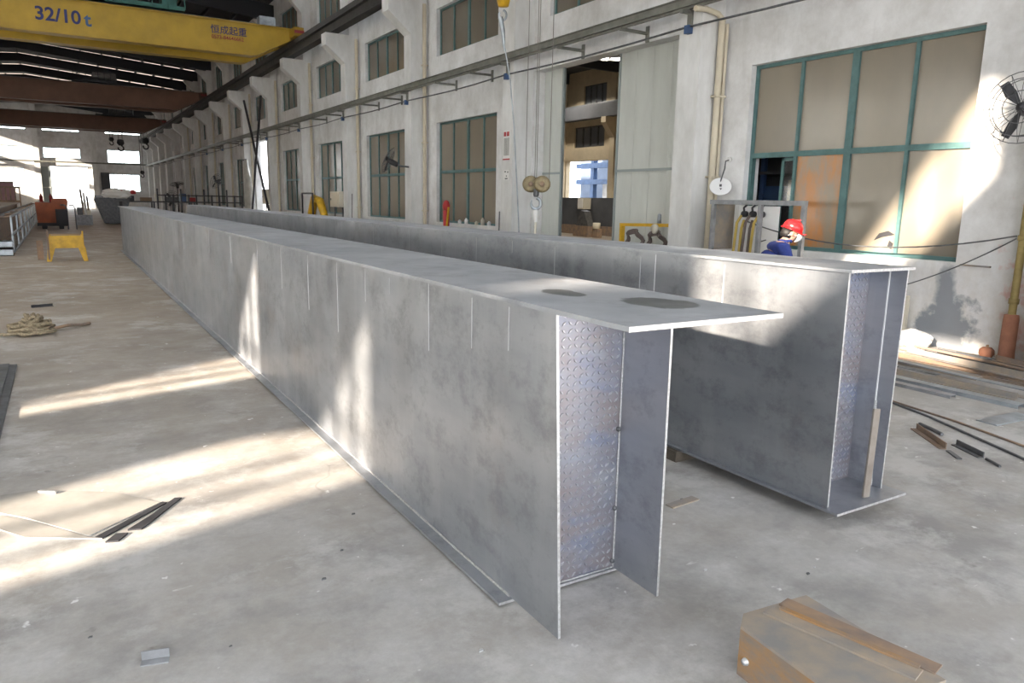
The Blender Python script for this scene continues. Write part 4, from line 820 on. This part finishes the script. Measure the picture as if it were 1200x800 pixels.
MB().lathe([(0, 0.0), (0.10, 0.004), (0.17, 0.035), (0.178, 0.045), (0.17, 0.05), (0.10, 0.02), (0, 0.016)], (9.42, 8.93, 2.03), (-0.62, -0.62, 0.62), 28).build('dish', 'white', od)
MB().tube([(9.45, 8.98, 2.1), (9.48, 8.92, 2.35), (9.5, 8.93, 2.47), (9.62, 8.93, 2.5)], 0.012, 6).build('arm', 'dsteel', od)
MB().lathe([(0, 0), (0.04, 0.0), (0.04, 0.03), (0, 0.03)], (9.6, 8.93, 2.5), (-1, 0, 0), 10).build('wall_plate', 'white', od)
q = Vector((-0.62, -0.62, 0.62)).to_track_quat('Z', 'Y')
for j, s in ((0.03, 0.03), (-0.035, 0.04)):
    c = Vector((9.42, 8.93, 2.03)) + Vector((-0.62, -0.62, 0.62)).normalized() * 0.025 + Vector((0, 0, j))
    MB().box(c.x - 0.012, c.x + 0.012, c.y - s / 2, c.y + s / 2, c.z - 0.02, c.z + 0.02).build('mark', 'dsteel', od)
# yellow hose rack
hr = thing('hose_rack', (9.45, 10.8, 0), 'yellow frame hung with coiled hoses before the wide door leaf', 'rack')
MB().bar((9.45, 11.45, 0), (9.45, 11.45, 1.36), 0.09, 0.06).build('post', 'yellow_b', hr); MB().bar((9.45, 9.9, 0), (9.45, 9.9, 1.36), 0.06, 0.06).build('post', 'yellow_b', hr); MB().bar((9.45, 11.5, 1.34), (9.45, 9.85, 1.38), 0.06, 0.06).build('top_rail', 'yellow_b', hr)
MB().bar((9.55, 10.15, 0), (9.55, 10.15, 1.62), 0.07, 0.07).build('blue_post', 'blue', hr)
for y in (11.0, 10.38):
    b = MB()
    for r in (0.22, 0.19, 0.25): b.tube([(9.38 + 0.05 * math.sin(i * 1.3), y + r * math.cos(i * math.pi / 12), 1.0 + r * 1.05 * math.sin(i * math.pi / 12)) for i in range(25)], 0.02, 6, cap=False)
    b.build('hose_coil', 'hose', hr)
MB().lathe([(0, 0.0), (0.09, 0.01), (0.09, 0.05), (0, 0.06)], (9.40, 10.42, 1.3), (-1, 0, 0), 14).build('gauge', 'offwhite', hr); MB().lathe([(0, 0), (0.04, 0), (0.035, 0.16), (0, 0.18)], (9.45, 10.4, 1.4), (0, 0, 1), 10).build('valve', 'galv', hr)
# notices on the column between door and window
nb = thing('wall_notice', (9.09, 15.3, 2.7), 'tall white notice with red heading on the column', 'notice')
yn = yc(1); MB().box(9.085, 9.098, yn + 0.10, yn + 0.42, 2.70, 3.37).build('board', 'paper', nb)
for i in range(2): MB().box(9.081, 9.085, yn + 0.14 + i * 0.14, yn + 0.24 + i * 0.14, 3.24, 3.34).build('heading', 'red', nb)
for i in range(5): MB().box(9.082, 9.085, yn + 0.14 + i * 0.05, yn + 0.165 + i * 0.05, 2.80, 3.20).build('text_column', 'wire', nb)
MB().box(9.082, 9.085, yn + 0.10, yn + 0.42, 2.70, 2.73).build('border', 'red', nb)
n2 = MB().box(9.088, 9.098, yn + 0.12, yn + 0.38, 2.24, 2.47).build('paper_notice', 'paper', org=(9.09, yn + 0.25, 2.24)); tag(n2, 'small paper with dark marks under the tall notice', 'notice')
for y, z, s in ((0.18, 2.42, 0.05), (0.3, 2.43, 0.07), (0.24, 2.33, 0.04), (0.25, 2.27, 0.12)): MB().box(9.085, 9.088, yn + y - s / 2, yn + y + s / 2, z - 0.015, z + 0.015).build('mark', 'dsteel', n2)
# sill goods
for i, (y, c, hh) in enumerate(((17.2, 'white', 0.12), (17.9, 'offwhite', 0.10), (18.5, 'white', 0.16), (18.9, 'white', 0.11), (17.55, 'offwhite', 0.2))):
    o = MB().lathe([(0, 0), (0.05, 0), (0.05, hh * 0.7), (0.025, hh * 0.85), (0.025, hh), (0, hh)], (9.675, y, 1.1), (0, 0, 1), 10).build('bottle', c, org=(9.675, y, 1.1)); tag(o, 'small pale bottle on the sill of the window beside the notice', 'bottle', 'bottles on the window sill')
o = MB().lathe([(0, 0), (0.09, 0.02), (0.11, 0.14), (0.07, 0.26), (0, 0.3)], (9.45, 19.3, 1.45), (0, 0, 1), 12).build('fire_extinguisher', 'red', org=(9.45, 19.3, 0)); tag(o, 'red capped cylinder beside the window next to the notice', 'cylinder')
MB().lathe([(0, 0), (0.09, 0), (0.09, 1.45), (0, 1.46)], (9.45, 19.3, 0), (0, 0, 1), 12).build('body', 'red', o); MB().bar((9.4, 19.2, 0.9), (9.36, 18.97, 1.55), 0.05, 0.02).build('strap', 'yellow_b', o)
for i, (y, z1) in enumerate(((15.6, 1.5), (26.2, 1.9))):
    o = MB().tube([(8.95, y - 0.15 - 0.3 * i, 0.0), (9.02, y - 0.05, z1 * 0.6), (9.06, y, z1)], 0.015, 6).build('leaning_rod', 'dsteel', org=(9.15, y - 0.15, 0)); tag(o, ('dark rod leaning near the sliding door', 'curved dark rod leaning beside a downpipe')[i], 'rod')
# cream switch boxes on stands, yellow machine, cross brace, plastic sheet
def swbox(y0, y1, z0, z1, lab, x=9.15):
    b = thing('switch_box', (x, (y0 + y1) / 2, 0), lab, 'box')
    MB().box(x - 0.15, x + 0.15, y0, y1, z0, z1).build('box_body', 'offwhite', b); MB().box(x - 0.165, x - 0.15, y0 + 0.05, y1 - 0.05, z0 + 0.05, z1 - 0.05).build('box_door', 'cream', b)
    for y in (y0 + 0.1, y1 - 0.1): MB().bar((x, y, 0), (x, y, z0), 0.05, 0.05).build('leg', 'dsteel', b)
    MB().box(x - 0.18, x - 0.165, y1 - 0.2, y1 - 0.15, (z0 + z1) / 2 - 0.04, (z0 + z1) / 2 + 0.04).build('handle', 'black', b)
swbox(27.45, 28.6, 1.40, 1.98, 'cream switch box on legs beside the yellow machine')
swbox(38.85, 39.9, 1.35, 2.1, 'cream switch box on legs beside the crossed poles')
ym = thing('yellow_bender', (9.0, 30, 0), 'yellow curved machine arm in a dark frame by a window', 'machine')
MB().tube([(8.9, 30.9, 0), (8.9, 30.8, 1.1), (8.9, 30.3, 1.7), (8.9, 29.6, 1.6), (8.9, 29.0, 1.0), (8.9, 28.85, 0.2)], [0.16, 0.16, 0.17, 0.16, 0.14, 0.12], 10).build('arm', 'yellow_b', ym)
MB().box(8.7, 9.1, 28.6, 31.1, 0, 0.3).build('base', 'dsteel', ym)
for y in (29.9, 31.4): MB().bar((8.7, y, 0), (8.7, y, 1.9), 0.06, 0.06).build('frame_post', 'black', ym)
MB().bar((8.7, 29.9, 1.9), (8.7, 31.4, 1.9), 0.06, 0.06).build('frame_rail', 'black', ym)
cbx = thing('crossed_poles', (8.85, 40, 0), 'pair of dark crossed poles leaning between two columns', 'poles')
MB().tube([(8.8, 42.3, 6.7), (8.8, 36.9, 0.0)], 0.06, 6).build('pole', 'black', cbx); MB().tube([(8.7, 38.0, 6.5), (8.7, 41.5, 0.0)], 0.06, 6).build('pole', 'black', cbx)
ps = thing('plastic_sheet', (9.0, 43, 0), 'crumpled white plastic sheet hanging in the open bay', 'sheet')
b = MB(); rows, cols_ = 14, 12; rn = random.Random(6); vs = []
for i in range(rows):
    t = i / (rows - 1); z = 3.7 * (1 - t) + 0.02; w0 = 0.35 + 1.5 * t
    for j in range(cols_):
        u = j / (cols_ - 1); vs.append((9.0 + 0.18 * math.sin(u * 17 + t * 3) * (0.3 + t) + rn.uniform(-0.04, 0.04), 43.6 - 1.1 * t + (u - 0.5) * w0, z))
b.add(vs, [(i * cols_ + j, i * cols_ + j + 1, (i + 1) * cols_ + j + 1, (i + 1) * cols_ + j) for i in range(rows - 1) for j in range(cols_ - 1)], 0, True)
o = b.build('drape', 'sheet', ps); md = o.modifiers.new('thick', 'SOLIDIFY'); md.thickness = 0.012
MB().bar((9.0, 43.3, 3.72), (9.0, 44.4, 3.72), 0.05, 0.05).build('hanging_rod', 'dsteel', ps); MB().box(9.0, 9.2, 44.3, 44.42, 3.68, 3.76).build('rod_hook', 'dsteel', ps)
# clay sleeved pipe, pot, cables
cp = thing('riser_pipe', (9.42, 4.27, 0), 'ochre riser pipe with a terracotta sleeve at its foot', 'pipe')
MB().lathe([(0.02, 0), (0.095, 0), (0.085, 0.1), (0.083, 0.5), (0.075, 0.56), (0.02, 0.57)], (9.42, 4.27, 0), (0, 0, 1), 18).build('sleeve', 'clay', cp)
MB().tube([(9.42, 4.27, 0.5), (9.42, 4.27, 1.6), (9.42, 4.27, 4.6)], 0.042, 12).build('pipe', 'ochre', cp)
for z in (0.72, 1.45, 2.4): MB().lathe([(0.03, -0.03), (0.055, -0.03), (0.055, 0.03), (0.03, 0.03)], (9.42, 4.27, z), (0, 0, 1), 12).build('coupling', 'ochre', cp); 
MB().bar((9.45, 4.27, 1.45), (XR - 0.03, 4.27, 1.45), 0.03, 0.03).build('wall_bracket', 'dsteel', cp)
o = MB().lathe([(0, 0), (0.05, 0), (0.085, 0.05), (0.08, 0.10), (0.05, 0.13), (0, 0.135)], (9.45, 4.50, 0), (0, 0, 1), 16).build('clay_knob', 'clay', org=(9.45, 4.5, 0)); tag(o, 'round orange clay lump at the foot of the riser pipe', 'clay lump')
MB().lathe([(0, 0), (0.02, 0), (0.015, 0.03), (0, 0.03)], (9.45, 4.50, 0.13), (0, 0, 1), 8).build('stub', 'rust2', o)
wc = thing('slack_cable', (9.5, 4.3, 1.4), 'slack dark cable looping from the riser pipe below the big window', 'cable')
def sag(a, c, d, n=14): a, c = Vector(a), Vector(c); return [a + (c - a) * (i / n) - Vector((0, 0, d * 4 * (i / n) * (1 - i / n))) for i in range(n + 1)]
MB().tube(sag((9.40, 4.33, 1.47), (9.45, 8.4, 1.52), 0.26), 0.010, 6).build('cable', 'dsteel', wc); MB().tube(sag((9.40, 4.33, 1.44), (9.50, 5.75, 0.72), 0.05), 0.008, 6).build('cable', 'dsteel', wc); MB().tube([(9.5, 5.75, 0.72), (9.58, 5.9, 0.72)], 0.008, 6).build('cable_end', 'dsteel', wc)
MB().box(9.55, 9.59, 4.65, 5.0, 1.07, 1.09).build('wall_strip', 'scrap', wc)
# torn dark film marks on a pane
wo = bpy.data.objects['window_%d' % [i for i in range(1, wn[0]) if 'tall teal' in bpy.data.objects['window_%d' % i].get('label', '')][0]]
MB().prism([(6.02, 1.40), (6.20, 1.36), (6.32, 1.31), (6.25, 1.41), (6.12, 1.45)], 'x', FX - 0.012, FX - 0.007).build('torn_film', 'black', wo); MB().prism([(6.05, 1.20), (6.11, 1.24), (6.09, 1.32), (6.03, 1.28)], 'x', FX - 0.012, FX - 0.007).build('torn_film', 'black', wo)
# dark goods behind the open sash
sh = thing('storage_shelf', (10.9, 9.2, 0), 'dark shelf with goods behind the open sash', 'shelf')
for z in (0.3, 1.1, 1.75, 2.3): MB().box(10.7, 11.2, 7.6, 10.8, z, z + 0.05).build('shelf_board', 'annexdark', sh)
for y in (7.65, 9.2, 10.75): MB().box(10.72, 10.8, y - 0.04, y + 0.04, 0, 2.6).build('post', 'blue', sh)
MB().box(11.2, 11.24, 7.3, 11.4, 0.0, 3.2).build('shade_panel', 'annexdark', sh)  # added dark sheet, keeps the lit annex wall out of the sash opening
for i, (y, hh, c) in enumerate(((8.3, 0.4, 'rust'), (8.8, 0.3, 'blue'), (9.5, 0.5, 'dsteel'), (10.1, 0.35, 'red'))): MB().box(10.75, 11.1, y, y + 0.35, 1.8, 1.8 + hh).build('crate', c, sh)
# ------------------------------------------------------------------ scrap along the window wall
def scrap(kind, a, c, lab, mt, s=0.06, z=0.0, grp='scrap steel along the window wall'):
    a, c = Vector((*a, z)), Vector((*c, z)); b = MB()
    if kind == 'angle': b.angle(a, c, s, 0.008)
    elif kind == 'rod': b.tube([a + Vector((0, 0, s / 2)), (a + c) / 2 + Vector((0.03 * (a - c).length, 0, s / 2)), c + Vector((0, 0, s / 2))], s / 2, 7)
    elif kind == 'chan':
        t = (c - a).normalized(); u = t.cross(Vector((0, 0, 1)))
        b.bar(a + Vector((0, 0, s * 0.45)), c + Vector((0, 0, s * 0.45)), s * 1.6, 0.008)
        for k in (-0.8, 0.8): b.bar(a + u * s * k + Vector((0, 0, s * 0.25)), c + u * s * k + Vector((0, 0, s * 0.25)), 0.008, s * 0.5)
    else: b.bar(a + Vector((0, 0, 0.005)), c + Vector((0, 0, 0.005)), s * 1.7, 0.010)
    o = b.build({'angle': 'steel_angle', 'rod': 'steel_rod', 'chan': 'steel_channel', 'flat': 'flat_bar'}[kind], mt, org=a); return tag(o, lab, {'angle': 'steel angle', 'rod': 'rod', 'chan': 'steel channel', 'flat': 'steel bar'}[kind], grp)
scrap('chan', (7.13, 5.2), (7.10, 3.62), 'dark channel lying outermost in the scrap along the wall', 'greysteel', 0.06)
scrap('chan', (7.32, 4.55), (7.30, 3.12), 'blue grey channel overlapping the outermost dark channel', 'galv', 0.075)
scrap('angle', (7.56, 4.6), (7.62, 3.30), 'tan angle behind the blue grey channel', 'scrap', 0.06)
scrap('flat', (7.85, 4.2), (7.70, 2.9), 'tan flat bar running out of the scrap heap', 'scrap', 0.05)
scrap('chan', (8.18, 5.6), (8.12, 3.90), 'long tan channel with an open end in the middle of the scrap', 'scrap', 0.07)
scrap('flat', (7.98, 5.4), (7.97, 4.25), 'dull flat bar beneath the long tan channel', 'greysteel', 0.05)
scrap('angle', (8.45, 5.3), (8.48, 3.1), 'rusty angle between the tan channel and the wall', 'rust', 0.06)
scrap('angle', (8.68, 5.0), (8.72, 3.2), 'grey angle lying near the wall in the scrap', 'greysteel', 0.06)
scrap('flat', (8.92, 5.4), (8.86, 3.2), 'tan flat plate lying near the wall in the scrap', 'scrap', 0.07)
scrap('angle', (9.12, 4.9), (8.95, 3.2), 'dark angle skewed across the scrap near the clay sleeve', 'dsteel', 0.06, 0.011)
scrap('rod', (9.26, 4.75), (9.15, 3.1), 'thick dark rod lying before the clay sleeve', 'dsteel', 0.05)
scrap('flat', (8.3, 4.0), (8.28, 2.9), 'short rusty flat bar at the end of the tan channel', 'rust', 0.05)
scrap('angle', (8.55, 4.95), (8.30, 3.3), 'tan angle tilted on top of the scrap bars', 'scrap', 0.07, 0.06)
scrap('flat', (8.0, 4.9), (7.80, 3.25), 'bright flat bar lying across the scrap channels', 'galv', 0.05, 0.06)
scrap('rod', (8.95, 5.1), (8.55, 3.2), 'thin pipe lying across the angles near the wall', 'rust', 0.035, 0.065)
scrap('chan', (7.48, 2.95), (7.46, 2.2), 'short blue grey channel end beside the tan angle', 'galv', 0.06, 0.0)
scrap('angle', (9.05, 4.2), (8.75, 2.9), 'dark rusty angle lying over the rods by the wall', 'rust', 0.06, 0.07)
scrap('flat', (6.5, 3.02), (7.08, 2.98), 'blue grey plate lying apart from the scrap', 'galv', 0.10, 0, None)
scrap('rod', (6.6, 4.4), (5.72, 2.30), 'long thin rod lying nearest the raised girder', 'dsteel', 0.02, 0, 'rods and bars by the raised girder')
scrap('rod', (6.45, 3.9), (6.05, 2.42), 'thin rusty rod beside the long thin rod', 'rust', 0.018, 0, 'rods and bars by the raised girder')
scrap('angle', (5.80, 3.20), (5.50, 2.80), 'short rusty angle by the raised girder', 'rust', 0.05, 0, 'rods and bars by the raised girder')
scrap('flat', (5.47, 2.77), (5.36, 2.63), 'small dark strip at the end of the short angle', 'dsteel', 0.02, 0, 'rods and bars by the raised girder')
scrap('rod', (5.92, 3.25), (5.80, 3.0), 'stubby dark rod among the rods by the girder', 'dsteel', 0.03, 0, 'rods and bars by the raised girder')
scrap('angle', (5.68, 2.82), (5.55, 2.56), 'small dark angle next to the rods by the girder', 'dsteel', 0.045, 0, 'rods and bars by the raised girder')
scrap('rod', (5.52, 2.53), (5.44, 2.40), 'short pin beyond the small dark angle', 'dsteel', 0.02, 0, 'rods and bars by the raised girder')
# torn bags and a cream board against the wall
def lump(nm, c, r, lab, cat, mt, seed):
    b = bmesh.new(); bmesh.ops.create_icosphere(b, subdivisions=3, radius=1); rn = random.Random(seed)
    for v in b.verts:
        k = rn.uniform(0.8, 1.12); v.co = Vector((v.co.x * r[0] * k, v.co.y * r[1] * k, max(v.co.z * k, -0.75) * r[2] + 0.75 * r[2]))
    me = bpy.data.meshes.new(nm); b.to_mesh(me); b.free(); me.materials.append(M[mt]); o = bpy.data.objects.new(nm, me); COL.objects.link(o); o.location = c; ORG[o.name] = Vector(c); return tag(o, lab, cat)
lump('torn_sack', (9.35, 5.35, 0), (0.16, 0.22, 0.13), 'torn white sack slumped against the wall behind the raised girder', 'sack', 'paper', 3)
lump('plaster_lump', (9.08, 5.15, 0), (0.09, 0.10, 0.05), 'small white plaster lump before the torn sack', 'lump', 'white', 5)
o = holed('cream_board', rect(5.58, 5.95, 0.0, 0.62), [rect(5.68, 5.74, 0.22, 0.42)], 'x', 9.52, 9.56, ['offwhite']); tag(o, 'cream board with a slot leaning by the torn sack', 'board')
# ------------------------------------------------------------------ worker in blue coverall and red helmet
def skin_mesh(name, V, E, mt, sub=2, root=0):
    me = bpy.data.meshes.new(name); me.from_pydata([v[:3] for v in V], E, []); ob = bpy.data.objects.new(name, me); COL.objects.link(ob)
    ob.modifiers.new('skin', 'SKIN'); sd2 = ob.modifiers.new('sub', 'SUBSURF'); sd2.levels = sub; sd2.render_levels = sub
    for i, v in enumerate(V):
        r = v[3]; d = me.skin_vertices[0].data[i]; d.radius = r if isinstance(r, tuple) else (r, r); d.use_root = (i == root)
    bpy.context.view_layer.update(); dg = bpy.context.evaluated_depsgraph_get(); m2 = bpy.data.meshes.new_from_object(ob.evaluated_get(dg)); bpy.data.objects.remove(ob)
    for p in m2.polygons: p.use_smooth = True
    m2.materials.clear(); m2.materials.append(M[mt]); return m2
V = []; Ed = []
def vtx(x, y, z, r, link=None):
    V.append((x, y, z, r)); i = len(V) - 1
    if link is not None: Ed.append((link, i))
    return i
hipc = vtx(0, -0.14, 0.90, (0.15, 0.11)); waist = vtx(0, -0.10, 1.04, (0.135, 0.10), hipc); chest = vtx(0, 0.02, 1.20, (0.15, 0.11), waist); shl = vtx(0, 0.10, 1.30, (0.10, 0.08), chest)
neck = vtx(0, 0.155, 1.355, 0.052, shl); hd0 = vtx(0, 0.19, 1.40, 0.072, neck); hd1 = vtx(0, 0.205, 1.46, (0.075, 0.092), hd0); hd2 = vtx(0, 0.20, 1.52, (0.07, 0.085), hd1)
n_body = len(V)
hands = []
for s in (-1, 1):
    k1 = vtx(s * 0.10, -0.12, 0.86, 0.095, hipc); k2 = vtx(s * 0.12, -0.03, 0.50, 0.068, k1); k3 = vtx(s * 0.12, -0.06, 0.10, 0.046, k2); k4 = vtx(s * 0.13, 0.10, 0.045, 0.042, k3)
    a0 = vtx(s * 0.17, 0.09, 1.28, 0.062, shl); a1 = vtx(s * 0.23, 0.16, 1.05, 0.048, a0); a2 = vtx(s * 0.17, 0.38, 0.98, 0.034, a1); a3 = vtx(s * 0.155, 0.46, 0.965, (0.040, 0.018), a2)
    for f, (dx, L) in enumerate(((-0.030, 0.075), (-0.010, 0.088), (0.010, 0.082), (0.030, 0.066))):
        f1 = vtx(s * 0.155 + dx, 0.50, 0.96, 0.010, a3); f2 = vtx(s * 0.155 + dx * 1.1, 0.50 + L * 0.5, 0.945, 0.009, f1); vtx(s * 0.155 + dx * 1.15, 0.50 + L * 0.8, 0.915, 0.008, f2)
    t1 = vtx(s * 0.155 - s * 0.045, 0.44, 0.95, 0.011, a3); vtx(s * 0.155 - s * 0.055, 0.475, 0.93, 0.009, t1)
wk = thing('person', (7.27, 6.0, 0), 'worker in blue coverall, red helmet and white mask stooping behind the raised girder', 'person')
wk.rotation_euler = (0, 0, math.atan2(-0.60, 0.80) - math.pi / 2)
def wpart(nm, me, par=wk):
    o = bpy.data.objects.new(nm, me); COL.objects.link(o); o.parent = par; return o
cov = lambda i, v: i not in (neck, hd0, hd1, hd2) and not (v[1] > 0.37 and v[2] > 0.85)
Vb = [(v[0], v[1], v[2], (tuple(q * 0.72 for q in v[3]) if isinstance(v[3], tuple) else v[3] * 0.72)) if cov(i, v) else v for i, v in enumerate(V)]
body = wpart('body', skin_mesh('body', Vb, Ed, 'skin'))
Vc = [(x, y, z, tuple(q + 0.022 for q in r) if isinstance(r, tuple) else r + 0.022) for x, y, z, r in V]
keep = [i for i, v in enumerate(V) if not (i in (neck, hd0, hd1, hd2)) and not (v[1] > 0.42 and v[2] > 0.85) and not (v[2] < 0.06)]
mp_ = {i: j for j, i in enumerate(keep)}
wpart('coverall', skin_mesh('coverall', [Vc[i] for i in keep], [(mp_[a], mp_[c]) for a, c in Ed if a in mp_ and c in mp_], 'coverall'))
col_ = MB().tube([(0.075 * math.cos(t * math.pi / 8), 0.14 + 0.07 * math.sin(t * math.pi / 8), 1.345 + 0.01 * math.sin(t)) for t in range(17)], 0.018, 6).mesh('collar', 'coverall'); wpart('collar', col_)
def local(b, nm, mt, par=wk): return wpart(nm, b.mesh(nm, mt), par)
tilt = Vector((0, 0.42, 1)).normalized()
hl = local(MB().lathe([(0.0, 0.128), (0.05, 0.122), (0.09, 0.10), (0.115, 0.06), (0.125, 0.0), (0.118, 0.0), (0.0, 0.08)], (0, 0.212, 1.475), tilt, 24), 'helmet', 'helmet')
local(MB().lathe([(0.118, 0.004), (0.15, -0.004), (0.15, -0.010), (0.118, -0.006)], (0, 0.225, 1.472), tilt, 24), 'brim', 'helmet', hl)
local(MB().prism([(-0.10, 0.30), (0.10, 0.30), (0.075, 0.365), (0.0, 0.378), (-0.075, 0.365)], 'z', 1.425, 1.433), 'peak', 'helmet', hl)
local(MB().box(-0.012, 0.012, 0.15, 0.30, 1.585, 1.60), 'ridge', 'helmet', hl)
mk = local(MB().lathe([(0.0, 0.05), (0.035, 0.042), (0.062, 0.015), (0.072, -0.02), (0.066, -0.022), (0.0, 0.02)], (0, 0.285, 1.40), (0, 1, -0.25), 20), 'face_mask', 'white')
local(MB().tube([(-0.07, 0.27, 1.41), (-0.083, 0.2, 1.43), (-0.08, 0.15, 1.42)], 0.003, 4).tube([(0.07, 0.27, 1.41), (0.083, 0.2, 1.43), (0.08, 0.15, 1.42)], 0.003, 4), 'ear_loop', 'white', mk)
for s in (-1, 1):
    local(MB().lathe([(0, 0.008), (0.012, 0.004), (0.014, 0)], (s * 0.032, 0.293, 1.455), (0, 1, -0.3), 10), 'eye', 'hair')
    local(MB().lathe([(0, 0.012), (0.022, 0.01), (0.028, 0)], (s * 0.08, 0.195, 1.435), (s, 0.2, 0), 12), 'ear', 'skin')
    local(MB().prism([(s * 0.13 - 0.05, 0.17), (s * 0.13 + 0.05, 0.17), (s * 0.13 + 0.045, -0.12), (s * 0.13 - 0.045, -0.12)], 'z', 0.0, 0.085), 'shoe', 'black')
local(MB().lathe([(0.0, 0.02), (0.07, 0.02), (0.083, -0.03), (0.07, -0.085), (0.0, -0.10)], (0, 0.175, 1.47), tilt, 18), 'hair', 'hair')
